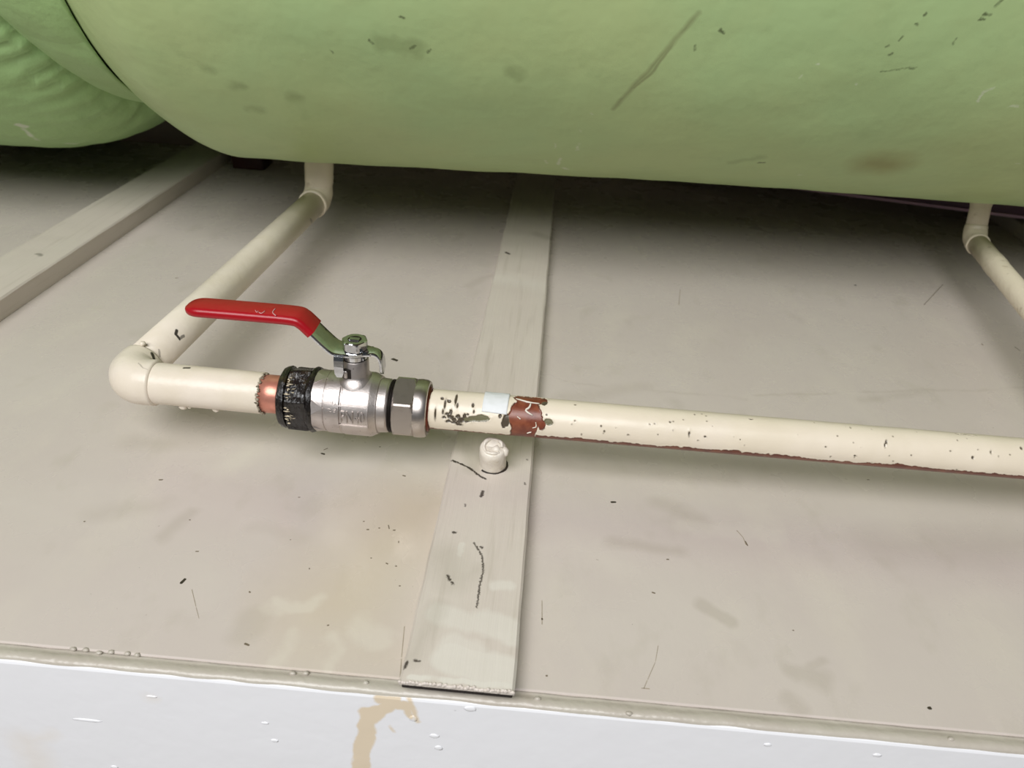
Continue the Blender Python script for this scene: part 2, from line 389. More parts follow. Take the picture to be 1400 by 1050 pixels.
m.bump(m.noise(12, detail=4, lo=0, hi=1), .006, .5).bump(m.noise(60, detail=3, lo=0, hi=1), .001, .3)
M_FOAM = m.done()
m = Mat('green_foam_rear', (158, 190, 130), .45, spec=.35)
m.mix(m.noise(10, detail=4, lo=.4, hi=.65, amt=.5), (148, 176, 112))
wl = [(at_y(28, 175, .62) - at_y(28, 175, .62), at_y(0, 0, 1) - at_y(0, 0, 1), 0, 1, 0)]
m.bump(m.noise(18, detail=5, lo=0, hi=1), .006, .6).bump(m.noise(80, detail=3, lo=0, hi=1), .0012, .4)
M_FOAM2_MAT = m      # marks added once the surface is known

# --- cream pipe paints
def cream(name, base=(230, 218, 200)):
    m = Mat(name, base, .34)
    m.mix(m.noise(40, detail=4, lo=.4, hi=.65, amt=.45), (218, 206, 182))
    m.mix(m.noise(30, detail=3, lo=.55, hi=.7, amt=.3), (232, 220, 204))
    return m

# --- metals
m = Mat('nickel_body', (200, 192, 187), .44, metal=1)
m.mix(m.noise(120, detail=4, lo=.5, hi=.7, amt=.5), (168, 158, 152)); m.mix(m.noise(500, detail=2, lo=.68, hi=.75, amt=.6), (110, 98, 92))
m.bump(m.noise(900, detail=2, lo=0, hi=1), .00012, .6); M_NICKEL = m.done()
m = Mat('nickel_nut', (190, 182, 176), .34, metal=1); m.mix(m.noise(140, detail=3, lo=.55, hi=.7, amt=.4), (160, 152, 146)); m.bump(m.noise(500, (1, .1, 1), lo=0, hi=1), .00008, .5); M_NUT = m.done()
m = Mat('chrome', (196, 197, 199), .1, metal=1); m.mix(m.noise(200, detail=3, lo=.5, hi=.8, amt=.4), (160, 160, 158)); m.bump(m.noise(160, lo=0, hi=1), .0003, .5); M_CHROME = m.done()
m = Mat('dark_slot', (34, 28, 24), .5, metal=.4); m.mix(m.noise(300, amt=.4), (60, 52, 46)); M_SLOT = m.done()
m = Mat('bright_copper', (208, 140, 120), .36, metal=.6); m.mix(m.noise(130, detail=4, lo=.45, hi=.7, amt=.7), (224, 158, 138)); m.mix(m.noise(60, detail=3, lo=.5, hi=.7, amt=.5), (168, 92, 66)); m.bump(m.noise(200, lo=0, hi=1), .0003, .5); M_COPPER = m.done()
m = Mat('red_vinyl_grip', (164, 8, 24), .32); m.mix(m.noise(120, lo=.5, hi=.7, amt=.3), (146, 8, 20)); m.bump(m.noise(300, lo=0, hi=1), .0002, .4); M_RED = m.done()
m = Mat('grip_print', (205, 150, 150), .5); m.mix(m.noise(900, amt=.4), (220, 180, 176)); M_PRINT = m.done()
m = Mat('black_sealant', (24, 20, 18), .22, spec=.6)
m.mix(m.noise(60, (1, 1, 1), detail=3, lo=.56, hi=.66, amt=.8), (70, 58, 36))
m.bump(m.noise(260, (2, .6, .6), detail=4, lo=0, hi=1, dist=.6), .0016, .8); M_BLACK = m.done()
m = Mat('cream_smear', (214, 200, 172), .4); m.mix(m.noise(500, amt=.5), (150, 134, 108)); M_SMEAR = m.done()
m = Mat('white_paper_tag', (226, 228, 228), .55); m.mix(m.noise(200, amt=.3), (214, 216, 214)); m.bump(m.noise(400, lo=0, hi=1), .0001, .5); M_TAG = m.done()
m = Mat('thick_stub_paint', (226, 218, 204), .35); m.mix(m.noise(120, detail=3, lo=.5, hi=.7, amt=.4), (208, 196, 176)); m.mix(m.noise(90, lo=.6, hi=.66, amt=.5), (196, 180, 150)); m.bump(m.noise(160, lo=0, hi=1), .0012, .6); M_STUB = m.done()

# ================================================================== setting
XL, XR, YB, ZT, ZF = -.98, 1.05, 1.035, 1.25, -.85
def struct(name, geo, mat): o = link(name, geo[0], geo[1], mat, smooth=False); o['kind'] = 'structure'; return o
struct('wall_back', box(XL - .04, XR + .04, YB, YB + .05, ZF, ZT), M_WALL)
struct('added_wall_left', box(XL - .05, XL, .16, YB, ZF, ZT), M_WALL)  # unseen side wall, added to keep ambient light from under the tank
struct('added_wall_right', box(XR, XR + .05, .16, YB, ZF, ZT), M_WALL)  # also added out of view, blocks light leaking in from the right
struct('added_ceiling', box(XL - .05, XR + .05, .16, YB + .05, ZT, ZT + .04), M_WALL)  # unseen top, added so that light enters only through the front opening
struct('bounce_floor', box(-2.4, 2.4, -2.4, YB + .05, ZF - .04, ZF), M_BOUNCE_FLOOR)  # out of view, kept light-coloured as a reflector for the valve

# shelf with groove, bead and white front board
def lmap(y, x):  # the front edge runs almost parallel to x
    return y + (x - 0) * .0055 / 1.0 * 1.0
shelf = thing('painted_shelf', (0, .62, 0), 'wide off-white painted shelf board spanning the cupboard beneath the green tank', 'shelf')
nx, xs = 60, [XL + (XR - XL) * i / 60 for i in range(61)]
def extrude_profile(prof, xs, jit=0, close=True):
    V, Fc = [], []; n = len(prof)
    for i, x in enumerate(xs):
        for k, (y, z) in enumerate(prof):
            j = jit * noise.noise(Vector((x * 60, k * 3.1, 0)))
            V.append(Vector((x, lmap(y, x) + j, z + j * .5)))
    for i in range(len(xs) - 1):
        for k in range(n):
            q = (k + 1) % n; Fc.append([i * n + k, i * n + q, (i + 1) * n + q, (i + 1) * n + k])
    Fc.append(list(range(n))); Fc.append([(len(xs) - 1) * n + k for k in range(n)])
    return V, Fc
g = extrude_profile([(.2191, -.0006), (.2193, -.0002), (.2198, 0), (YB - .006, 0), (YB - .006, -.020), (.2190, -.020), (.2190, -.0012)], xs)
link('board', g[0], g[1], M_SHELF, shelf, smooth=False)
xs2 = [XL + (XR - XL) * i / 700 for i in range(701)]
g = extrude_profile([(.2190, -.0008), (.2182, -.0011), (.2170, -.0009), (.2160, -.0004), (.2140, -.0002), (.2122, -.0006), (.2114, -.0020), (.2116, -.0045), (.2190, -.0045)], xs2, jit=.0004)
link('edge_bead', g[0], g[1], M_BEAD, shelf, smooth=True)
g = extrude_profile([(.2112, -.0022), (.2118, -.0016), (.2190, -.0016), (.2190, -.16), (.2108, -.16), (.2108, -.0034)], xs)
front = link('front_board', g[0], g[1], M_WHITE, shelf, smooth=False, label='white glossy front board with a yellowish drip stain')
for i, (px, py, rx, rz) in enumerate([(122, 982, .0085, .0012), (643, 969, .0032, .0022), (565, 982, .0022, .0026), (594, 1006, .0026, .0018), (600, 1022, .0022, .0022), (376, 1011, .002, .0015), (158, 1046, .0022, .0018), (208, 950, .003, .001), (363, 987, .002, .0012), (1050, 1020, .002, .0015), (1200, 1035, .0022, .0015)]):
    p = at_y(px, py, .2108 + .0055 * 0); p.y = lmap(.2108, p.x)
    g = blob(p, (rx * .9, .00035, rz * .8), .25, sd=i); link('paint_blister', g[0], g[1], M_WHITE, front)
for i, (px, py) in enumerate([(100, 887), (117, 888), (135, 892), (152, 891), (174, 893), (188, 895), (400, 920), (418, 920), (500, 933), (735, 955), (860, 975), (1300, 1010)]):
    p = at_z(px, py, 0); g = blob((p.x, p.y, -.0002), (.0015, .0010, .0009), .3, sd=i + 20); link('paint_lump', g[0], g[1], M_BEAD, shelf)

# specks and scratches lying on the paint: thin irregular chips of dirt
def chips(lst, z=0, lift=.00012, seed=0):
    rnd = random.Random(seed); out = []
    for A, B, r, s, k in lst:
        A = Vector(A); B = Vector(B); L_ = (B - A).length; d = (B - A).normalized() if L_ > 1e-6 else Vector((1, 0, 0)); nn = Vector((-d.y, d.x, 0))
        n = 14; ring = []
        for i in range(n):
            t = 2 * PI * i / n; e = r * rnd.uniform(.65, 1.15)
            c = (A if math.cos(t) < 0 else B); ring.append(c + d * math.cos(t) * e + nn * math.sin(t) * e)
        V = [Vector((p.x, p.y, z + .00002)) for p in ring] + [Vector((p.x, p.y, z + .00002)) * 1 for p in ring]
        m0 = (A + B) / 2
        V = [Vector((p.x, p.y, z - .0003)) for p in ring] + [Vector((m0.x + (p.x - m0.x) * .9, m0.y + (p.y - m0.y) * .9, z + lift)) for p in ring]
        F = [[i, (i + 1) % n, n + (i + 1) % n, n + i] for i in range(n)] + [list(range(n, 2 * n)), list(range(n))[::-1]]
        out.append((V, F))
    return merge(*out)
m = Mat('dirt', (112, 100, 82), .6); m.mix(m.noise(500, amt=.5), (134, 122, 102)); M_DIRT = m.done()
m = Mat('faint_dirt', (158, 146, 126), .5); m.mix(m.noise(500, amt=.5), (170, 160, 142)); M_DIRT2 = m.done()
m = Mat('dark_debris', (50, 44, 32), .6); m.mix(m.noise(500, amt=.5), (74, 66, 50)); M_DIRT0 = m.done()
bigs = [d for d in dark if d[2] > .00125]; g = chips([(A, B, r * .62, s_, k) for A, B, r, s_, k in bigs]); o = link('dirt_clump', g[0], g[1], M_DIRT0, shelf, smooth=False); o['kind'] = 'stuff'
g = chips([(A, B, r * .5, s_, k) for A, B, r, s_, k in dark if .00065 < r <= .00125]); o = link('dirt_speck', g[0], g[1], M_DIRT, shelf, smooth=False); o['kind'] = 'stuff'
g = chips([(A, B, r * .45, s_, k) for A, B, r, s_, k in dark if r <= .00065]); o = link('fine_scratch', g[0], g[1], M_DIRT2, shelf, smooth=False); o['kind'] = 'stuff'

m = Mat('ridge_paint', (224, 214, 204), .4); m.mix(m.noise(500, amt=.5), (196, 184, 170)); M_STUB_ = m.done()
# battens
def batten(name, x0, x1, y0, y1, z0, z1, mat, label, skew=0):
    n = 160; V, Fc = [], []; b = .0012
    z00 = z0
    for i in range(n + 1):
        y = y0 + (y1 - y0) * i / n; sx = skew * (y - y0); z0 = .0076 if i <= 2 and z1 < .012 else z00
        j = [.0005 * noise.noise(Vector((y * 45, k * 9.1, x0 * 7))) for k in range(8)]
        pr = [(x0, z0), (x0 + j[1], z1 - b + j[0]), (x0 + b + j[1], z1 + j[2] * .4), ((x0 + x1) / 2, z1 + j[3] * .6), (x1 - b + j[4], z1 + j[5] * .4), (x1 + j[4], z1 - b + j[6]), (x1, z0)]
        for x, z in pr: V.append(Vector((x + sx, y, z)))
    m_ = 7
    for i in range(n):
        for k in range(m_):
            q = (k + 1) % m_; Fc.append([i * m_ + k, i * m_ + q, (i + 1) * m_ + q, (i + 1) * m_ + k])
    Fc.append(list(range(m_))); Fc.append([n * m_ + k for k in range(m_)])
    o = link(name, V, Fc, mat, smooth=False, origin=(0, 0, 0))
    return tag(o, label, 'batten', 'painted battens fixed across the shelf')
bc = batten('wooden_batten', -.0482, .0011, .2102, YB - .012, .0002, Z, M_BATTEN_C, 'painted wooden batten in the middle, cracked and chipped, running under the valve pipe')
bl_ = batten('wooden_batten', -.4690, -.4190, .24, YB - .012, .0002, .0165, M_BATTEN_L, 'smooth painted wooden batten on the left running back under the rear green tank')
br_ = batten('wooden_batten', .5440, .5940, .24, YB - .012, .0002, .0165, M_BATTEN_L, 'painted wooden batten at the far right, deep in shadow behind the thin pipe')
g = box(-.0474, .0004, .2112, .2215, 0.0042, .0074, .0004); m = Mat('shadow_gap_dark', (40, 30, 26), .8); m.mix(m.noise(400, amt=.6), (26, 20, 18)); M_SHADOW_GAP = m.done()  # dark box added as the painted shadow gap below the batten lip
link('shadow_gap_strip', g[0], g[1], M_SHADOW_GAP, bc, smooth=False, label='dark strip standing for the shadow gap under the batten end')
# paint ridge at the centre batten's front end
V, Fc = [], []
rg = []
for i in range(46):
    x = -.0478 + .0486 * i / 45 + random.uniform(-.0004, .0004)
    rg.append(blob((x, .2103 + random.uniform(-.0002, .0003), Z - .0007 + random.uniform(-.0004, .0005)), (.0009, .0006, random.uniform(.0007, .0013)), .3, sd=i))
g = merge(*rg); ro = link('paint_ridge', g[0], g[1], M_STUB_, bc); ro['kind'] = 'stuff'

# ================================================================== tanks
def tank_mesh(org, ax, rf, smax, ns, seg, disp):
    s_, u_ = frame(ax); V, Fc = [], []
    ss = [smax * (i / ns) ** 1.6 for i in range(ns + 1)]; ss[0] = 1e-5
    for s in ss:
        for j in range(seg):
            a = 2 * PI * j / seg; d = s_ * math.cos(a) + u_ * math.sin(a); p = org + ax * s + d * rf(s)
            V.append(p + disp(p, d, s))
    for i in range(ns):
        for j in range(seg):
            k = (j + 1) % seg; Fc.append([i * seg + j, i * seg + k, (i + 1) * seg + k, (i + 1) * seg + j])
    Fc.append(list(range(seg))); Fc.append([ns * seg + j for j in range(seg)])
    return V, Fc
def dmain(p, d, s):
    e = noise.noise(p * 9) * .0010 + noise.noise(p * 28) * .0006
    return d * e
tank = thing('foam_insulated_tank', tuple(T_ORG), 'large green foam-insulated hot water tank lying across the top of the picture', 'tank')
g = tank_mesh(T_ORG, T_AX, tank_r, 1.42, 200, 300, dmain)
link('foam_jacket', g[0], g[1], M_FOAM, tank)
g = sweep([(-.2262, .742, .10), (-.2262, .742, .078), (-.2262, .742, .0765)], [.017, .0165, .0145], 40, disp=lambda i, j, p, n: .0012 * noise.noise(p * 150))
link('foam_collar', g[0], g[1], M_FOAM, tank)

# rear tank: dome end pointing right, with a fat foam collar resting against it
R_AX = Vector((-1, 0, 0)); R_ORG = Vector((-.3445, .82, .306))
def rear_r(s):
    L, q, R = .2226, 2.92, .2516
    return R * (1 - max(0, 1 - s / L) ** q) ** (1 / q) if s > 0 else 0
def hit_rear(px, py):      # ray against the rear dome profile
    r = Vector(ray((px, py))).normalized(); c = Vector((0, 0, CAM_H)); t = .3
    for _ in range(700):
        p = c + r * t; q = p - R_ORG; s = q.dot(R_AX); d = (q - R_AX * s).length - rear_r(s)
        if s > 0 and d < .0005: break
        t += .002
    return c + r * t
seam_px = [(-70, -120), (-40, -75), (-12, -22), (10, 8), (38, 42), (70, 74), (108, 102), (150, 126), (186, 134), (240, 140), (300, 128)]
CY_ = .72
cl = []
for i, p in enumerate(seam_px):
    a = Vector(seam_px[max(i - 1, 0)]); b = Vector(seam_px[min(i + 1, len(seam_px) - 1)]); t = (b - a).normalized(); nrm = Vector((t.y, -t.x))
    rr = .088
    yy = hit_rear(p[0], p[1]).y + .028
    sc = F_PX / at_y(p[0], p[1], yy).length
    q = Vector(p) + nrm * (rr * sc + 30)
    c = at_y(q[0], q[1], yy); cl.append(c)
def resample(pts, n):
    out = []
    for i in range(n):
        t = (len(pts) - 1) * i / (n - 1); k = min(int(t), len(pts) - 2); f = t - k
        p0, p1, p2, p3 = pts[max(k - 1, 0)], pts[k], pts[k + 1], pts[min(k + 2, len(pts) - 1)]
        out.append(.5 * ((2 * p1) + (p2 - p0) * f + (2 * p0 - 5 * p1 + 4 * p2 - p3) * f * f + (3 * p1 - p0 - 3 * p2 + p3) * f ** 3))
    return out
cl = resample(cl, 60)
def out_of_main(p, gap=.001):
    k_ = 0
    if p.y > YB - .004: p = Vector((p.x, YB - .004, p.z))
    for _ in range(200):
        q = p - T_ORG; s = q.dot(T_AX)
        if s < -gap or (q - T_AX * s).length > tank_r(s + gap) + gap:
            if not k_: return p
            lo, hi = p + Vector((.004, 0, 0)), p
            for _ in range(6):
                mid = (lo + hi) / 2; q = mid - T_ORG; s = q.dot(T_AX)
                if s < -gap or (q - T_AX * s).length > tank_r(s + gap) + gap: hi = mid
                else: lo = mid
            return hi
        k_ += 1; p = p + Vector((-.004, 0, 0))
    return p
def drear(p, d, s):
    best = min(((p - c).length, i) for i, c in enumerate(cl)); ds = best[0] - .088; i = best[1]
    w = math.exp(-max(ds, 0) / .026)
    f = math.sin(i * 1.9 + 3.0 * noise.noise(p * 20)) * .0048 * w
    # hollow behind the fold so that the fold lies proud of the dome
    v = p - Vector((0, 0, CAM_H)); u = Vector((v.x * _x[0] + v.y * _d[0] + v.z * _u[0], v.x * _x[1] + v.y * _d[1] + v.z * _u[1], v.x * _x[2] + v.y * _d[2] + v.z * _u[2]))
    hollow = 0
    if p.y < R_ORG.y and u.z > .1:
        w2 = Vector((CX + F_PX * u.x / u.z, CY + F_PX * u.y / u.z)); bd_ = (1e9, 0)
        for k in range(len(seam_px) - 1):
            a = Vector(seam_px[k]); b = Vector(seam_px[k + 1]); ab = b - a; t = max(0, min(1, (w2 - a).dot(ab) / ab.dot(ab))); e = w2 - (a + ab * t); sg = e.dot(Vector((ab.y, -ab.x)).normalized())
            if e.length < bd_[0]: bd_ = (e.length, sg)
        if bd_[1] > 0: hollow = min(.16, bd_[0] * .0042)
    return v.normalized() * hollow + d * (f - .012 * math.exp(-max(ds, 0) / .012) + noise.noise(p * 12) * .002 + noise.noise(p * 40) * .0014)
rear = thing('foam_insulated_tank', tuple(R_ORG + Vector((-.35, 0, 0))), 'wrinkled green foam-covered tank at the upper left behind the large tank', 'tank')
g = tank_mesh(R_ORG, R_AX, rear_r, .62, 190, 300, drear)
g = ([out_of_main(v) for v in g[0]], g[1])
rear_geo = g
ro_ = R_ORG + Vector((-.35, 0, 0))
m = M_FOAM2_MAT
wm = [(hit_rear(a[0], a[1]), hit_rear(b[0], b[1]), r, .002, .8) for a, b, r in (((26, 172), (33, 174), .004), ((33, 178), (52, 190), .0018), ((92, 196), (105, 196), .002))]
m.mix(m.marks(wm, ro_, warp=(.006, 160)), (205, 210, 190))
M_FOAM2 = m.done()
link('foam_jacket', g[0], g[1], M_FOAM2, rear)
g = sweep(cl, [.088] * 60, 110, disp=lambda i, j, p, n: .003 * noise.noise(p * 14) + .001 * noise.noise(p * 40))
g = ([out_of_main(v) for v in g[0]], g[1])
link('foam_fold', g[0], g[1], M_FOAM2, rear)

# ================================================================== pipes
PZ, PY, PR = .045, .3672, .0119
PA = math.atan2(CAM_H - PZ, PY)
def pipe_phi(dy, dz):   # angle below the line of sight, seen along the pipe
    toc = (-math.cos(PA), math.sin(PA)); dn = (-math.sin(PA), -math.cos(PA))
    return math.atan2(dy * dn[0] + dz * dn[1], dy * toc[0] + dz * toc[1])
# measured pixel column -> x on the pipe's front
def pxx(px): return at_y(px, 545 + (px - 440) * .088, PY - .009).x

# ---- right-hand pipe with peeling paint
PATCH = []   # (x, phi, rx(m), rphi(rad), kind)  kind 0 rust, 1 olive, 2 black
def pad(px, o, wpx, ho, kind): PATCH.append((pxx(px), math.asin(max(-1, min(1, o))), wpx / 2340, ho, kind))
pad(719, -.05, 21, 1.0, 0); pad(716, .7, 16, .9, 0); pad(723, -.9, 22, .5, 0); pad(712, -.84, 7, .26, 2); pad(730, -.8, 9, .2, 2); pad(742, -.78, 4, .2, 2); pad(741, .30, 6, .28, 0); pad(703, .1, 8, .5, 0)
pad(750, .14, 6, .16, 1)
pad(660, .22, 11, .16, 1); pad(650, .28, 9, .14, 1); pad(642, .36, 8, .12, 1)
pad(693, .25, 5, .32, 2); pad(690, .4, 3, .2, 2)
for px, o, w, h in ((612, .15, 3, .07), (617, .28, 4, .08), (622, .4, 3, .1), (627, .25, 3, .1), (632, .38, 4, .1), (636, .2, 2.5, .12), (617, .05, 2, .14), (608, .33, 2.5, .05), (614, .5, 3, .06), (622, .55, 4, .06), (629, .5, 3, .05), (640, .45, 3, .05), (622, -.6, 1.4, .3), (625, -.3, 1, .12), (646, -.35, 1.6, .1), (648, -.05, 1.2, .1), (684, .05, 2, .1), (608, -.3, 1.2, .2), (606, .1, 1.2, .12), (640, .1, 1.5, .05), (596, .2, 1.2, .2), (603, -.55, 2, .08), (613, -.45, 2, .06), (628, .62, 5, .07)):
    pad(px, o, w, h, 2)
for px, o, w, h in ((747, -.2, 1.6, .05), (786, -.02, 2.2, .06), (822, .12, 1.5, .06), (842, .15, 1.5, .04), (942, .12, 1.5, .15), (915, -.35, 2, .06), (1210, -.25, 2, .15), (1208, -.1, 1.5, .12), (1328, .12, 2.5, .12), (1352, -.2, 1.2, .1), (1318, -.93, 9, .07), (1335, -.9, 5, .05), (1027, -.8, 3, .05), (785, -.78, 2, .05), (827, .35, 1.4, .06), (1012, .2, 1.8, .06), (1128, .2, 2, .05), (964, .2, 3, .06), (900, .3, 1.5, .05), (1170, .5, 3, .05), (1245, .25, 1.5, .05), (860, .42, 2, .04), (1395, -.5, 2, .1)):
    pad(px, o, w * .5, h * .55, 2)
random.seed(3)
for _ in range(40):
    pad(random.uniform(770, 1400), random.uniform(-.9, .8), random.uniform(.35, .6), random.uniform(.012, .025), 2)
X_NUTR, X_END = pxx(583) - .002, .62
SEG = 150; NX = 1150
Vp, Fp, peel, typ = [], [], [], []
xsr = [X_NUTR - .012 + (X_END - X_NUTR + .012) * (i / NX) ** 1.35 for i in range(NX + 1)]
xpaint = pxx(585)
pa_by = sorted(PATCH)
for i, x in enumerate(xsr):
    near = [p for p in PATCH if abs(p[0] - x) < p[2] * 1.8 + .002]
    for j in range(SEG):
        a = 2 * PI * j / SEG; dy, dz = math.cos(a), math.sin(a); ph = pipe_phi(dy, dz)
        w3 = Vector((x * 1, dy * PR, dz * PR))
        n1 = noise.noise(w3 * 260) * .5 + noise.noise(w3 * 620) * .3
        n2 = noise.noise(w3 * 55); n3 = noise.noise(w3 * 1300)
        f = 9.0; k = 0     # signed field: >0 painted (in mm)
        for (cx, cp, rx, rp, kd) in near:
            dp = ph - cp
            q = math.sqrt(((x - cx) / rx) ** 2 + (dp / rp) ** 2)
            d = (q - 1) * min(rx, rp * PR) * 1000 + n1 * (1.5 if kd == 0 else .8 if rx > .0012 else .5 if rx > .0007 else .25) + .35 * n3 * (rx > .0007)
            if d < f: f = d; k = kd
        # underside strip, bare and dark red
        if x > pxx(735): lim = .93 + .10 * n2 + .16 * n1 - .05 * min(1, (x - pxx(735)) * 8)
        else: lim = 1.12 + .16 * n1 + .05 * n2
        aph = ph if ph > 0 else 9 if ph > -2.2 else ph + 2 * PI
        if ph < -2.6: aph = ph + 2 * PI
        if ph > 0 or ph < -2.6:
            d = (lim - (ph if ph > 0 else ph + 2 * PI)) * PR * 1000
            if (ph if ph > 0 else ph + 2 * PI) > 2.3: d = ((ph if ph > 0 else ph + 2 * PI) - 2.5) * PR * 1000 + n1
            if d < f: f = d; k = 0
        # start of the paint beside the nut
        d = (x - xpaint - .0010 * math.sin(ph * 1.2) ** 2) * 1000 + n1 * .7
        if d < f: f = d; k = 0
        f = max(-3, min(3, f)); t = max(0, min(1, f / .35 + .5)); t = t * t * (3 - 2 * t)
        lump = .00012 * noise.noise(w3 * 90) + .00025 * max(0, 1 - abs(f - .35) / .5) * (1 if k != 2 else .5)
        r = PR - .0007 * (1 - t) + (lump if t > .3 else 0)
        yc = PY - .0003 + .0004 * x
        Vp.append(Vector((x, yc + dy * r, PZ + dz * r))); peel.append(f); typ.append(k)
for i in range(NX):
    for j in range(SEG):
        k = (j + 1) % SEG; Fp.append([i * SEG + j, i * SEG + k, (i + 1) * SEG + k, (i + 1) * SEG + j])
Fp.append(list(range(SEG))); Fp.append([NX * SEG + j for j in range(SEG)])
# ring profile ok
m = cream('peeling_cream_paint', (230, 218, 197))
cream_c = m.col
def layer(m, fac_from, lo, hi, color):
    r = m.N.new('ShaderNodeMapRange'); r.inputs[1].default_value = lo; r.inputs[2].default_value = hi
    m.L.new(fac_from, r.inputs[0]); m.mix(r.outputs[0], color); return r.outputs[0]
pe = m.attr('peel'); ty = m.attr('kind_of_chip')
# dirty rim round chips
rim = m.N.new('ShaderNodeMapRange'); rim.inputs[1].default_value = .55; rim.inputs[2].default_value = .12
m.L.new(pe, rim.inputs[0])
m.mix(m.math('MULTIPLY', rim.outputs[0], m.noise(300, detail=2, lo=.35, hi=.6, amt=.75)), (92, 80, 58))
bare = m.N.new('ShaderNodeMapRange'); bare.inputs[1].default_value = .12; bare.inputs[2].default_value = -.02
m.L.new(pe, bare.inputs[0]); B_ = bare.outputs[0]
sub = Mat.__new__(Mat)
# colour of the bare metal: rust-red copper, olive, black
rust = m.N.new('ShaderNodeMix'); rust.data_type = 'RGBA'; m.L.new(m.noise(150, detail=4, lo=.42, hi=.62), rust.inputs[0])
rust.inputs[6].default_value = srgb((112, 54, 36)); rust.inputs[7].default_value = srgb((136, 76, 52))
edge = m.N.new('ShaderNodeMapRange'); edge.inputs[1].default_value = -.9; edge.inputs[2].default_value = -.1; m.L.new(pe, edge.inputs[0])
rust2 = m.N.new('ShaderNodeMix'); rust2.data_type = 'RGBA'; m.L.new(m.math('MULTIPLY', edge.outputs[0], m.noise(220, detail=3, lo=.4, hi=.6, amt=.8)), rust2.inputs[0])
m.L.new(rust.outputs[2], rust2.inputs[6]); rust2.inputs[7].default_value = srgb((58, 30, 22))
c1 = m.N.new('ShaderNodeMix'); c1.data_type = 'RGBA'; m.L.new(m.math('MULTIPLY', ty, 1.0), c1.inputs[0])
m.L.new(rust2.outputs[2], c1.inputs[6]); c1.inputs[7].default_value = srgb((112, 108, 82))
t2 = m.math('SUBTRACT', ty, 1.0)
c2 = m.N.new('ShaderNodeMix'); c2.data_type = 'RGBA'; m.L.new(t2, c2.inputs[0]); m.L.new(c1.outputs[2], c2.inputs[6]); c2.inputs[7].default_value = srgb((80, 70, 56))
fm = m.N.new('ShaderNodeMix'); fm.data_type = 'RGBA'; m.L.new(B_, fm.inputs[0]); m.L.new(m.col, fm.inputs[6]); m.L.new(c2.outputs[2], fm.inputs[7]); m.col = fm.outputs[2]
m.mix(m.math('MULTIPLY', m.noise(200, (.3, 1, 1), detail=3, lo=.7, hi=.74, amt=.8), B_), (205, 196, 176))
m.bump(m.noise(160, (.4, 1, 1), detail=3, lo=0, hi=1), .0004, .5)
M_PEEL = m.done()
run = thing('water_pipe', (.05, PY, PZ), 'long straight cream-painted pipe with peeling rusty patches right of the valve', 'pipe')
pip = link('pipe', Vp, Fp, M_PEEL, run, attrs={'peel': peel, 'kind_of_chip': typ})
# curled strands of paint left on the bare band
def on_pipe(px, o, lift=.0):
    ph = math.asin(max(-1, min(1, o))); toc = (-math.cos(PA), math.sin(PA)); dn = (-math.sin(PA), -math.cos(PA)); x = pxx(px)
    dy = math.cos(ph) * toc[0] + math.sin(ph) * dn[0]; dz = math.cos(ph) * toc[1] + math.sin(ph) * dn[1]
    return Vector((x, PY - .0003 + .0004 * x + dy * (PR + lift), PZ + dz * (PR + lift)))
for pts, r in (([(703, -.88), (712, -.80), (722, -.74), (736, -.72)], .0008), ([(724, -.72), (723, -.5), (718, -.32), (728, -.12)], .0009), ([(712, .12), (707, .0)], .0005), ([(733, .2), (734, .42), (729, .5)], .0006), ([(722, .78), (728, .7)], .0005)):
    c = resample([on_pipe(*p, lift=-.0004) for p in pts], 10)
    g = sweep(c, [r * .7 * (.4 + .6 * math.sin(PI * (i + .5) / 10)) for i in range(10)], 8, disp=lambda i, j, p, n: .0003 * noise.noise(p * 900))
    link('paint_flake', g[0], g[1], M_STUB, run)
# white tag wrapped over the top of the pipe
V, Fc = [], []; n1, n2 = 16, 24
for lay in (0, 1):
    for i in range(n1 + 1):
        x = pxx(660) + (pxx(694.5) - pxx(660)) * i / n1
        for j in range(n2 + 1):
            o = -1.25 + (1.25 + .02 + .004 * i) * j / n2
            ph = -1.5 + (1.5 - .07 + .003 * i) * j / n2
            toc = (-math.cos(PA), math.sin(PA)); dn = (-math.sin(PA), -math.cos(PA))
            dy = math.cos(ph) * toc[0] + math.sin(ph) * dn[0]; dz = math.cos(ph) * toc[1] + math.sin(ph) * dn[1]
            r = PR + .00035 + .0003 * lay + .0002 * noise.noise(Vector((x * 300, j * .3, 0)))
            V.append(Vector((x - .0006 * (j / n2), PY + dy * r, PZ + dz * r)))
st = (n1 + 1) * (n2 + 1)
for i in range(n1):
    for j in range(n2):
        a = i * (n2 + 1) + j; Fc.append([a, a + 1, a + n2 + 2, a + n2 + 1]); Fc.append([st + a, st + a + n2 + 1, st + a + n2 + 2, st + a + 1])
for i in range(n1):
    for j in (0, n2):
        a = i * (n2 + 1) + j; Fc.append([a, a + n2 + 1, st + a + n2 + 1, st + a])
for j in range(n2):
    for i in (0, n1):
        a = i * (n2 + 1) + j; Fc.append([a, a + 1, st + a + 1, st + a])
link('paper_tag', V, Fc, M_TAG, run, label='blank white paper tag wrapped over the pipe')

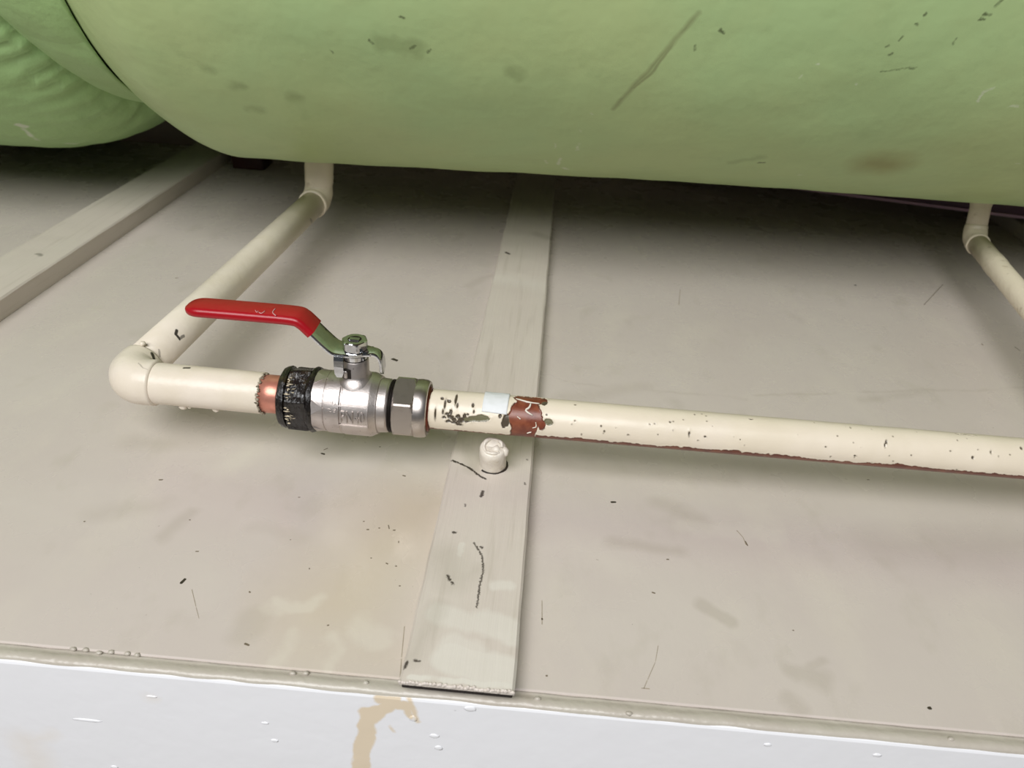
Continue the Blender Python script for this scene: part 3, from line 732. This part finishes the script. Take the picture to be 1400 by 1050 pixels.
# ---- left-hand pipe: tail from tank, riser, corner elbow, short run
XC, YC = -.2412, .3700      # corner where both axes meet
BK = Vector((-.2272, .7180, PZ)); 
left = thing('water_pipe', (XC, YC, PZ), 'cream-painted pipe running from under the tank to the front corner elbow and valve', 'pipe')
XCU = pxx(352) - .0005      # ragged end of the paint
rd = (BK - Vector((XC, YC, PZ))).normalized()
strk = []
def rp(px, py): return at_z(px, py, PZ + .0105)
def on_tube(px, py, c0, c1, r):
    rr = Vector(ray((px, py))).normalized(); c = Vector((0, 0, CAM_H)); ax = (c1 - c0).normalized(); t = .25
    for _ in range(3000):
        p = c + rr * t; q = p - c0; d = (q - ax * q.dot(ax)).length - r
        if d < .0002: break
        t += max(.0001, d * .5)
    return c + rr * t
C0 = Vector((XC, YC, PZ)); 
def sk(pts, r, k=.95, c1=BK, rad=.0122):
    P = [on_tube(x, y, C0, c1, rad) for x, y in pts]; return [(P[i], P[i + 1], r, .0005, k) for i in range(len(P) - 1)]
CR = Vector((0, YC, PZ))
strk += sk([(242, 451), (241, 457), (246, 463)], .0011) + sk([(246, 463), (252, 459)], .0010, .7) 
strk += sk([(208, 483), (211, 491)], .0010, .95, BK, .0135) + sk([(218, 478), (219, 487)], .0008, .5)
strk += sk([(169, 476), (176, 479)], .0009, .95, BK, .0137) + sk([(163, 496), (166, 493)], .0009, .8, CR, .0137)
strk += sk([(252, 503), (259, 503)], .0008, .95, CR, .0120) + sk([(165, 546), (168, 547)], .0006, .5, CR, .0135)
strk += sk([(425, 300), (427, 304)], .0014, .5) + sk([(189, 496), (196, 503), (203, 505)], .0003, .5, CR, .0137)
m = cream('cream_pipe_paint', (230, 219, 203))
m.mix(m.marks(strk, tuple(C0), warp=(.0008, 500)), (28, 22, 16))
m.bump(m.noise(90, detail=3, lo=0, hi=1), .0008, .45).bump(m.noise(400, detail=2, lo=0, hi=1), .0002, .4)
M_CREAM = m.done()
M_CREAM_PLAIN = cream('cream_fitting_paint', (226, 214, 190)).bump
mm = cream('cream_fitting_paint', (224, 212, 190)); mm.mix(mm.noise(90, detail=4, lo=.58, hi=.68, amt=.5), (150, 130, 100)); mm.bump(mm.noise(120, detail=3, lo=0, hi=1), .001, .6); M_CREAM2 = mm.done()

# short run with ragged end at the copper
seg = 96; V, Fc = [], []
n = 150
for i in range(n + 1):
    x = XC + .012 + (XCU - XC - .012) * i / n
    for j in range(seg):
        a = 2 * PI * j / seg; dy, dz = math.cos(a), math.sin(a)
        rg_ = (.0016 * noise.noise(Vector((dy * 2.2, dz * 2.2, 5))) + .0014 * noise.noise(Vector((dy * 7, dz * 7, 1)))) * (i / n) ** 8
        r = .0122 + .0001 * noise.noise(Vector((x * 80, dy, dz))) - (.0004 if i == n else 0)
        if i > n - 6: r += .00025 * noise.noise(Vector((dy * 9, dz * 9, i)))
        V.append(Vector((x + rg_, YC - .0015 * (x - XC) / .1 + dy * r, PZ + dz * r)))
for i in range(n):
    for j in range(seg):
        k = (j + 1) % seg; Fc.append([i * seg + j, i * seg + k, (i + 1) * seg + k, (i + 1) * seg + j])
Fc.append(list(range(seg))); Fc.append([n * seg + j for j in range(seg)])
link('pipe', V, Fc, M_CREAM, left)
g = sweep([C0 + rd * .010, C0 + rd * .1, C0 + rd * .2, BK - rd * .008], [.0120] * 4, 72)
link('pipe', g[0], g[1], M_CREAM, left)
# corner elbow: arc + sockets with proud rims
def elbow(P, d1, d2, R, rr, lip, n=18):
    pts, rad = [], []
    a = P + d1 * (R + lip); pts += [a, a - d1 * .0008, a - d1 * .002]; rad += [rr - .0012, rr - .0001, rr]
    c = P + d1 * R + d2 * R
    for i in range(n + 1):
        t = PI / 2 * i / n; pts.append(c - d2 * R * math.cos(t) - d1 * R * math.sin(t)); rad.append(rr + .0004 * math.sin(2 * t))
    b = P + d2 * (R + lip); pts += [b - d2 * .002, b - d2 * .0008, b]; rad += [rr, rr - .0001, rr - .0012]
    return pts, rad
pts, rad = elbow(C0, Vector((1, 0, 0)), rd, .0135, .0136, .006)
g = sweep(pts, rad, 72, disp=lambda i, j, p, n: .0002 * noise.noise(p * 120))
eo = link('elbow', g[0], g[1], M_CREAM, left)
# rear elbow and tail into the tank
up = Vector((.06, .10, 1)).normalized()
pts, rad = elbow(BK, -rd, up, .0125, .0132, .005)
g = sweep(pts + [BK + up * .03, BK + up * .052], rad[:-2] + [.0135, .0135, .0135, .0135], 48, disp=lambda i, j, p, n: .0004 * noise.noise(p * 150))
link('elbow', g[0], g[1], M_CREAM2, left)
ringc = BK - rd * .019
g = sweep([ringc + rd * .0010, ringc + rd * .0005, ringc, ringc - rd * .0006], [.0125, .0137, .0137, .0122], 48, disp=lambda i, j, p, n: .0004 * noise.noise(p * 200))
link('solder_ring', g[0], g[1], M_CREAM2, left)
for px, py, s in ((250, 562, 1), (295, 566, .9), (259, 563, .5), (210, 468, .0)):
    if s:
        p = at_y(px, py - 6, YC - .006); g = blob(p, (.0024 * s, .0018 * s, .0018 * s), .3, sd=px); link('paint_drip', g[0], g[1], M_CREAM, left)
p = on_tube(195, 470, C0, BK, .0136); g = blob(p, (.002, .002, .0016), .2, sd=3); link('paint_drip', g[0], g[1], M_CREAM, left)
# copper showing before the valve
g = sweep([(XCU - .003, YC - .0013, PZ), (XCU + .006, YC - .0014, PZ), (pxx(384) + .004, YC - .0015, PZ)], [.01125] * 3, 64)
link('copper_tube', g[0], g[1], M_COPPER, left, label='short length of bright bare copper')
rg = []
random.seed(11)
for i in range(60):
    a = 2 * PI * i / 60 + random.uniform(-.05, .05); rg.append(blob((XCU + random.uniform(-.0006, .0012), YC - .0014 + .0117 * math.cos(a), PZ + .0117 * math.sin(a)), (random.uniform(.0005, .0013), .0006, .0006), .4, sd=i))
g = merge(*rg)
m = Mat('burnt_paint_edge', (86, 74, 56), .6); m.mix(m.noise(500, amt=.8), (170, 160, 138)); M_BURNT = m.done()
o = link('burnt_paint_edge', g[0], g[1], M_BURNT, left); o['kind'] = 'stuff'

# ---- thin pipe far right
KB = Vector((.4085, .7330, PZ)); KF = Vector((.3495, .3950, PZ))
KB = at_z(1331, 327, PZ + .002); q_ = at_z(1398, 412, PZ); dk = (q_ - KB); dk.z = 0; dk.normalize()
thin = thing('water_pipe', tuple(KB), 'thin dirty cream pipe at the right edge with an elbow under the tank', 'pipe')
top = at_y(1343, 272, KB.y + .012); upk = (top - KB).normalized()
pts, rad = elbow(KB, dk, upk, .010, .0100, .004)
g = sweep(pts, rad, 40, disp=lambda i, j, p, n: .0005 * noise.noise(p * 160)); link('elbow', g[0], g[1], M_CREAM2, thin)
g = sweep([KB + upk * .011, KB + upk * .03, KB + upk * .034, KB + upk * .06], [.0093, .0093, .0098, .0098], 40, disp=lambda i, j, p, n: .0005 * noise.noise(p * 160)); link('tail', g[0], g[1], M_CREAM2, thin)
g = sweep([KB + dk * .009, KB + dk * .06, KB + dk * .062, KB + dk * .075, KB + dk * .077, KB + dk * .38], [.0092, .0092, .0096, .0096, .0092, .0092], 40, disp=lambda i, j, p, n: .0003 * noise.noise(p * 120)); link('pipe', g[0], g[1], M_CREAM2, thin)
c_ = KB + dk * .0145
g = sweep([c_, c_ + dk * .0008, c_ + dk * .0014], [.0098, .0106, .0094], 40); link('solder_ring', g[0], g[1], M_CREAM2, thin)

# ================================================================== ball valve
VY, VZ = PY - .0002, PZ + .0000
valve = thing('ball_valve', (-.1030, VY, VZ), 'nickel ball valve with a raised red lever handle fitted between the pipes', 'valve')
X = {k: pxx(k) for k in (380, 384, 392, 396, 418, 425, 432, 447, 470, 508, 518, 530, 537, 565, 583)}
seg = 128
def body_r(x, a, r):
    return r
prof = [(X[425] - .004, .0140), (X[425], .0168), (X[425] + .0006, .0176), (X[447] - .0008, .0178), (X[447] - .0005, .0174), (X[447], .0174), (X[447] + .0004, .0182), (X[470] - .0012, .0184), (X[470] - .0006, .0180), (X[470], .0180), (X[470] + .0005, .0186),
        (X[508] - .0010, .0187), (X[508], .0184), (X[508] + .0022, .0172), (X[508] + .0034, .0168), (X[508] + .0037, .0159), (X[530] - .001, .0156), (X[530], .0150), (X[530] + .0006, .0140), (X[537] + .003, .0136)]
g = lathe_x(prof, VY, VZ, seg); body = link('body', g[0], g[1], M_NICKEL, valve, sharp=25)
# ridges of the union section (pointed facets cast on the left collar)
for k in range(6):
    a = PI / 6 + k * PI / 3 + .2
    c = Vector((X[432] + .003, VY + .0172 * math.cos(a), VZ + .0172 * math.sin(a)))
    t = Vector((0, -math.sin(a), math.cos(a))); nn = Vector((0, math.cos(a), math.sin(a)))
    P = [c + t * .0042 + Vector((-.0036, 0, 0)), c - t * .0042 + Vector((-.0036, 0, 0)), c + Vector((.0030, 0, 0))]
    V = [p - nn * .001 for p in P] + [p + nn * .0006 for p in P]
    link('cast_wedge', V, [[0, 1, 2], [3, 4, 5], [0, 1, 4, 3], [1, 2, 5, 4], [2, 0, 3, 5]], M_NICKEL, body, smooth=False)
# cast plate with lettering
def vcyl(x, ph, r):
    toc = (-math.cos(PA), math.sin(PA)); dn = (-math.sin(PA), -math.cos(PA))
    dy = math.cos(ph) * toc[0] + math.sin(ph) * dn[0]; dz = math.cos(ph) * toc[1] + math.sin(ph) * dn[1]
    return Vector((x, VY + dy * r, VZ + dz * r))
def strip(x0, x1, p0, p1, r0, r1, n1=2, n2=8):
    V, Fc = [], []
    for lay in (r0, r1):
        for i in range(n1 + 1):
            for j in range(n2 + 1): V.append(vcyl(x0 + (x1 - x0) * i / n1, p0 + (p1 - p0) * j / n2, lay))
    st = (n1 + 1) * (n2 + 1)
    for i in range(n1):
        for j in range(n2):
            a = i * (n2 + 1) + j; Fc += [[a, a + 1, a + n2 + 2, a + n2 + 1], [st + a, st + a + n2 + 1, st + a + n2 + 2, st + a + 1]]
    for i in range(n1):
        for j in (0, n2):
            a = i * (n2 + 1) + j; Fc.append([a, a + n2 + 1, st + a + n2 + 1, st + a])
    for j in range(n2):
        for i in (0, n1):
            a = i * (n2 + 1) + j; Fc.append([a, a + 1, st + a + 1, st + a])
    return V, Fc
xa, xb = X[470] - .0014, X[508] - .0002
pr = .0192
fr = merge(strip(xa, xb, .12, .16, .0184, pr), strip(xa, xb, .76, .80, .0184, pr), strip(xa, xa + .0005, .12, .80, .0184, pr), strip(xb - .0005, xb, .12, .80, .0184, pr))
link('lettering_frame', fr[0], fr[1], M_NICKEL, body, smooth=False)
def emboss(txt, x0, w, ph0, ph1, r0, r1, name, mat, parent, mapper=vcyl):
    cu = bpy.data.curves.new('lettering_curve', 'FONT'); cu.body = txt; cu.extrude = .5; cu.resolution_u = 3
    ob = bpy.data.objects.new('lettering_source', cu); COL.objects.link(ob)
    dg = bpy.context.evaluated_depsgraph_get(); me = ob.evaluated_get(dg).to_mesh()
    vs = [v.co.copy() for v in me.vertices]; fs = [list(p.vertices) for p in me.polygons]
    ob.evaluated_get(dg).to_mesh_clear(); bpy.data.objects.remove(ob); bpy.data.curves.remove(cu)
    mx = max(v.x for v in vs); mn = min(v.x for v in vs); my = max(v.y for v in vs); ny = min(v.y for v in vs)
    V = [mapper(x0 + w * (v.x - mn) / (mx - mn), ph1 + (ph0 - ph1) * (v.y - ny) / (my - ny), r0 if v.z < 0 else r1) for v in vs]
    return link(name, V, fs, mat, parent, smooth=False)
emboss('PN40', xa + .0018, xb - xa - .0036, .28, .66, 0.0184, .0197, 'cast_lettering', M_NICKEL, body)
emboss('0', X[447] + .0046, .0024, -.02, .14, .0182, .0187, 'cast_lettering', M_NICKEL, body)
emboss('28', X[447] + .0022, .0056, .26, .36, .0182, .0187, 'cast_lettering', M_NICKEL, body)

# right union nut, collar
g = hex_x(X[537], X[565] + .001, .0164, VY, VZ, .42); nutr = link('union_nut', g[0], g[1], M_NUT, valve, smooth=True, sharp=18)
prof = [(X[565], .0150), (X[565] + .0004, .0168), (X[565] + .0030, .0170), (X[583] - .0014, .0166), (X[583], .0158), (X[583] + .0003, .0146), (X[583] - .0012, .0132), (X[583] - .004, .0128), (X[565], .0128)]
g = lathe_x(prof, VY, VZ, 96, closed_ring=True); link('nut_collar', g[0], g[1], M_NUT, valve, sharp=35)
th = []
for k in range(4):
    x = X[530] + .0002 + k * .0009; th.append(lathe_x([(x, .0142), (x + .0003, .0155), (x + .0006, .0155), (x + .0009, .0142)], VY, VZ, 72))
g = merge(*th); link('thread', g[0], g[1], M_SLOT, valve)
prof = [(X[583] - .003, .0120), (X[583] - .0008, .0131), (X[583] + .0008, .0131), (X[583] + .0014, .0120)]
m = Mat('compression_ring_copper', (120, 62, 44), .35, metal=.7); m.mix(m.noise(200, amt=.5), (88, 46, 34)); M_OLIVE = m.done()
g = lathe_x(prof, VY, VZ, 72); link('compression_ring', g[0], g[1], M_OLIVE, valve)

# left nut, black with sealant
g = hex_x(X[392] + .0006, X[425] - .0002, .0172, VY, VZ, .62, seg=144, steep=2.4)
V = [Vector((v.x + .0004 * noise.noise(v * 300), v.y + .0006 * noise.noise(v * 260 + Vector((3, 0, 0))), v.z + .0006 * noise.noise(v * 260 + Vector((0, 5, 0))))) for v in g[0]]
nutl = link('union_nut', V, g[1], M_BLACK, valve, smooth=True, sharp=22, label='black sealant-smeared union nut')
g = lathe_x([(X[380], .0125), (X[380] + .0002, .0160), (X[380] + .0012, .0176), (X[380] + .0036, .0183), (X[392] - .0002, .0178), (X[392] + .0004, .0164), (X[392] + .0016, .0162)], VY, VZ, 96)
V = [Vector((v.x, v.y + .0005 * noise.noise(v * 200), v.z + .0005 * noise.noise(v * 200 + Vector((2, 2, 2))))) for v in g[0]]
link('nut_collar', V, g[1], M_BLACK, valve, sharp=35, label='black collar of the smeared nut')
g = lathe_x([(X[418], .0150), (X[418] + .0008, .0178), (X[425] - .0004, .0190), (X[432] - .0016, .0186), (X[432] - .0006, .0170)], VY, VZ, 96)
V = [Vector((v.x + .0006 * noise.noise(Vector((v.y, v.z, 0)) * 90), v.y + .0005 * noise.noise(v * 200), v.z + .0005 * noise.noise(v * 200 + Vector((2, 2, 2))))) for v in g[0]]
link('sealant_ring', V, g[1], M_BLACK, valve, sharp=50)
random.seed(5)
sm = []
for k in range(26):
    o = -.72 + 1.5 * k / 25 + random.uniform(-.05, .05); ph = math.asin(max(-.95, min(.95, o)))
    p = vcyl(X[396] + .0008 + random.uniform(-.0006, .0008), ph, .0183 + random.uniform(-.0001, .0003))
    L_ = random.choice((.0004, .0007, .001, .0018))
    sm.append(sweep([p - Vector((L_, 0, 0)), p + Vector((0, 0, random.uniform(-.0004, .0004))), p + Vector((L_, 0, 0))], [.00012, random.uniform(.00025, .0006), .00015], 6))
for k in range(12):
    ph = random.uniform(-.5, .8); p = vcyl(X[396] + random.uniform(.001, .006), ph, .0178 + .0004)
    q = vcyl(p.x + random.uniform(-.0006, .002), ph + random.uniform(-.06, .06), .0182); sm.append(sweep([p, (p + q) / 2, q], [.0001, .0002, .0001], 5))
g = merge(*sm); o = link('dried_sealant_smear', g[0], g[1], M_SMEAR, nutl); o['kind'] = 'stuff'

# stem tower
SX = -.1026
def lathe_z(prof, cx, cy, seg=64, ring=False):
    V, Fc = [], []; n = len(prof)
    for z, r in prof:
        for j in range(seg):
            a = 2 * PI * j / seg; V.append(Vector((cx + r * math.cos(a), cy + r * math.sin(a), z)))
    for i in range(n - 1):
        for j in range(seg):
            k = (j + 1) % seg; Fc.append([i * seg + j, i * seg + k, (i + 1) * seg + k, (i + 1) * seg + j])
    Fc.append(list(range(seg))); Fc.append([(n - 1) * seg + j for j in range(seg)])
    return V, Fc
g = lathe_z([(VZ + .012, .0120), (VZ + .0165, .0108), (VZ + .0182, .0092), (VZ + .0195, .0080), (VZ + .0210, .0076), (.0745, .0075), (.0752, .0071)], SX, VY)
neck = link('stem_housing', g[0], g[1], M_NICKEL, valve, sharp=40)
# slot in the housing
g = box(SX - .0052, SX - .0008, VY - .0079, VY - .0064, .0655, .0715, .0003); link('slot', g[0], g[1], M_SLOT, neck, smooth=False)
g = box(SX - .0052, SX - .0024, VY - .0083, VY - .0066, .0653, .0708, .0012, 3); link('slot_pin', g[0], g[1], M_NICKEL, neck)
g = lathe_z([(.0745, .0050), (.0760, .0050), (.0775, .0050)], SX, VY, 40); link('gland_gap', g[0], g[1], M_SLOT, valve)
g = lathe_z([(.0756, .0060), (.0758, .0069), (.0782, .0071), (.0784, .0066)], SX, VY); link('washer', g[0], g[1], M_CHROME, valve, sharp=40)
# lever: flat strip bent up, swept in xz
def ribbon(path, half_w, th, y0=VY, taper=None):
    """path [(x,z)], widths per point -> bevelled flat bar"""
    n = len(path); V, Fc = [], []
    for i in range(n):
        a = Vector((path[max(i - 1, 0)][0], path[max(i - 1, 0)][1])); b = Vector((path[min(i + 1, n - 1)][0], path[min(i + 1, n - 1)][1])); t = (b - a).normalized(); nr = Vector((-t.y, t.x))
        if nr.y < 0 and abs(t.x) > .2: nr = -nr
        w = half_w[i] if isinstance(half_w, (list, tuple)) else half_w; h = (th[i] if isinstance(th, (list, tuple)) else th) / 2; c = min(h * .75, w * .6)
        yy = y0[i] if isinstance(y0, (list, tuple)) else y0
        k = .45
        prof = [(-w, -h + c), (-w + c * k * .3, -h + c * k), (-w + c, -h), (w - c, -h), (w - c * k * .3, -h + c * k), (w, -h + c), (w, h - c), (w - c * k * .3, h - c * k), (w - c, h), (-w + c, h), (-w + c * k * .3, h - c * k), (-w, h - c)]
        for yo, zo in prof: V.append(Vector((path[i][0] + nr.x * zo, yy + yo, path[i][1] + nr.y * zo)))
    m_ = 12
    for i in range(n - 1):
        for k in range(m_):
            q = (k + 1) % m_; Fc.append([i * m_ + k, i * m_ + q, (i + 1) * m_ + q, (i + 1) * m_ + k])
    Fc.append(list(range(m_))); Fc.append([(n - 1) * m_ + k for k in range(m_)])
    return V, Fc
def smooth_path(pts, n):
    P = resample([Vector((x, 0, z)) for x, z in pts], n); return [(p.x, p.z) for p in P]
LZ = .0798
lever = link('lever', *ribbon(smooth_path([(-.0940, LZ), (-.103, LZ), (-.1105, LZ), (-.1140, LZ + .0010), (-.1185, LZ + .0052), (-.1225, LZ + .0094), (-.1262, LZ + .0132), (-.1300, .0965), (-.134, .0984), (-.150, .0986), (-.185, .0986)], 60),
             [.0045 + .0035 * min(1, i / 7) for i in range(60)], .0024), M_CHROME, valve, sharp=35)
# eye plate around the stem, side tab and curled stop hook
g = lathe_z([(LZ - .0011, .0072), (LZ - .0009, .0078), (LZ + .0009, .0078), (LZ + .0011, .0072)], SX, VY, 48); link('eye_plate', g[0], g[1], M_CHROME, lever, sharp=40)
hk = smooth_path([(-.0965, LZ + .0002), (-.0930, LZ + .0006), (-.0900, LZ + .0000), (-.0880, LZ - .0022), (-.0872, LZ - .0055), (-.0871, LZ - .0095), (-.0874, LZ - .0128)], 30)
g = ribbon(hk, [.0048] * 6 + [.0040] * 20 + [.0028, .0024, .0018, .0010], .0022, y0=VY - .001); link('stop_hook', g[0], g[1], M_CHROME, lever, sharp=35)
tb = []
V, Fc = [], []
tabp = [(VY - .0068, LZ + .0008), (VY - .0080, LZ - .0002), (VY - .0088, LZ - .0022), (VY - .0090, LZ - .0060), (VY - .0090, LZ - .0100), (VY - .0089, LZ - .0125)]
for i, (y, z) in enumerate(tabp):
    w = [.0026, .0026, .0026, .0026, .0025, .0014][i]
    for xo, yo in ((-w, -.0010), (w, -.0010), (w, .0010), (-w, .0010)): V.append(Vector((-.1094 + xo, y + yo, z)))
for i in range(len(tabp) - 1):
    for k in range(4):
        q = (k + 1) % 4; Fc.append([i * 4 + k, i * 4 + q, (i + 1) * 4 + q, (i + 1) * 4 + k])
Fc += [[0, 1, 2, 3], [20, 21, 22, 23]]
link('stop_tab', V, Fc, M_CHROME, lever, smooth=False)
# stem nut
def hex_z(cx, cy, z0, z1, flat, rot, seg=72):
    g = hex_x(z0, z1, flat, 0, 0, rot, seg=seg)
    return [Vector((cx + v.z, cy + v.y, v.x)) for v in g[0]], g[1]
g = hex_z(SX + .0004, VY, LZ + .0012, LZ + .0070, .0065, .62); sn = link('stem_nut', g[0], g[1], M_CHROME, valve, sharp=20)
g = lathe_z([(LZ + .0064, .0040), (LZ + .0069, .0040), (LZ + .0071, .0036)], SX + .0004, VY, 40); link('stem_end', g[0], g[1], M_SLOT, sn, sharp=40)
g = box(SX - .0024, SX + .0032, VY - .0024, VY + .0008, LZ + .0068, LZ + .0078, .0003); link('stem_tip', g[0], g[1], M_CHROME, sn, smooth=False)
# red grip
gp = smooth_path([(-.1243, LZ + .0112), (-.1262, LZ + .0132), (-.1300, .0966), (-.1345, .0982), (-.150, .0985), (-.170, .0986), (-.186, .0986), (-.1900, .0985), (-.1925, .0983), (-.1936, .0982)], 70)
hw = []; tk = []
for i in range(70):
    x = gp[i][0]; e = max(0, min(1, (x + .1938) / .009)); k = math.sqrt(max(0, 1 - (1 - e) ** 2))
    hw.append(.0022 + .0063 * k); tk.append(.0020 + .0036 * max(k, .3) if x < -.18 else .0056)
g = ribbon(gp, hw, tk); grip = link('grip', g[0], g[1], M_RED, lever, sharp=60, label='red vinyl grip with faint worn print')
# worn print on top of the grip
zt = .0986 + .0028
def tmark(pts, r):
    c = [Vector(p) for p in pts]; return sweep(resample(c, 8), [r] * 8, 6)
def gpnt(px, py): return at_z(px, py, zt + .00005)
g = merge(tmark([gpnt(376.5, 422), gpnt(373.5, 425), gpnt(373, 428), gpnt(377, 431.5)], .00028))
link('crescent_print', g[0], g[1], M_PRINT, grip)
g = merge(tmark([gpnt(349, 424), gpnt(351, 427), gpnt(353, 425)], .0002), tmark([gpnt(354, 427), gpnt(357, 428.5), gpnt(360, 427), gpnt(362, 425)], .00025))
link('worn_print', g[0], g[1], M_PRINT, grip)

# ================================================================== capped stub on the batten
stub = thing('capped_pipe_stub', (-.0228, .3660, Z), 'short capped stub thick with cream paint on the middle batten below the pipe', 'pipe stub')
ax = Vector((0, -.36, 1)).normalized(); B0 = Vector((-.0226, .3655, Z - .001))
def sd(i, j, p, n): return .0005 * noise.noise(p * 220) + .0003 * noise.noise(p * 500)
hs = [0, .001, .004, .008, .012, .0165, .0185, .0200, .0205, .0202, .0190, .0180]
rs = [.0082, .0080, .0078, .0077, .0077, .0079, .0078, .0070, .0062, .0054, .0050, .0040]
g = sweep([B0 + ax * h for h in hs], rs, 56, disp=sd); link('stub_body', g[0], g[1], M_STUB, stub)
g = sweep(resample([B0 + ax * .0195 + Vector((.0052 * math.cos(a), 0, 0)) + ax.cross(Vector((1, 0, 0))).normalized() * .0052 * math.sin(a) + ax * (.0012 + .0006 * math.sin(a * 3)) for a in [2 * PI * k / 16 for k in range(15)]], 50), [.0009] * 50, 10, disp=sd)
link('cap_rim', g[0], g[1], M_STUB, stub)
g = blob(B0 + ax * .0190 + Vector((.0018, -.001, 0)), (.0030, .0026, .0020), .4, sd=2); link('paint_lump', g[0], g[1], M_STUB, stub)
g = blob(B0 + ax * .0175 + Vector((.0070, -.0012, 0)), (.0022, .0024, .0030), .3, sd=5); link('paint_lump', g[0], g[1], M_STUB, stub)
g = box(-.0245, -.0236, .3560, .3575, .0275, .0282, .0002)
g = sweep([(p[0], p[1], Z + .0002) for p in [(B0.x + .0086 * math.cos(a), .3655 + .0088 * math.sin(a)) for a in [-2.3 + 2.9 * k / 20 for k in range(21)]]], [.0006] * 21, 8, disp=sd)
m = Mat('dark_ring_colour', (34, 26, 20), .7); m.mix(m.noise(300, amt=.6), (70, 58, 46)); M_DARK_RING = m.done()
link('dark_ring', g[0], g[1], M_DARK_RING, stub)  # thin dark arc around the foot of the stub

# ================================================================== things in the dark behind
p = at_z(322, 231, 0)
ch = thing('maroon_block', (p.x + .012, p.y + .02, 0), 'small dark maroon wooden block beside the left batten under the tank', 'wooden block')
g = box(p.x - .004, p.x + .036, p.y, p.y + .035, .0003, .06, .002); link('block', g[0], g[1], M_MAROON, ch, smooth=False)
a = at_y(1096, 258, .97); b = at_y(1400, 297, .90)
d = (b - a); a2 = a - d * .8; b2 = b + d * .5
pb = thing('purple_board', tuple((a + b) / 2), 'dark purple board with a pale lower lip behind the tank at right', 'board')
def slab(a, b, z0, z1, th, slopez=True):
    dd = Vector((b.x - a.x, b.y - a.y, 0)).normalized(); nn = Vector((-dd.y, dd.x, 0)) * th
    V = []
    for p in (a, b):
        for q in (Vector((0, 0, 0)), nn):
            for z in (z0, z1): V.append(Vector((p.x + q.x, p.y + q.y, p.z + z)))
    return V, [[0, 1, 3, 2], [4, 6, 7, 5], [0, 4, 5, 1], [2, 3, 7, 6], [0, 2, 6, 4], [1, 5, 7, 3]]
g = slab(a2, b2, .001, .07, .015); link('panel', g[0], g[1], M_PURPLE, pb, smooth=False)
n_ = Vector((-(d.y), d.x, 0)).normalized() * -.004
g = slab(a2 + n_, b2 + n_, -.001, .0022, .012); link('lip', g[0], g[1], M_PEDGE, pb, smooth=False, label='pale lilac lip')
for t in (.95,):
    q = a2 + (b2 - a2) * t; g = box(q.x - .02, q.x + .02, q.y + .0045, q.y + .028, .0003, q.z - .0012 if q.z > .004 else .002, .001); link('foot', g[0], g[1], M_DARKWOOD, pb, smooth=False)
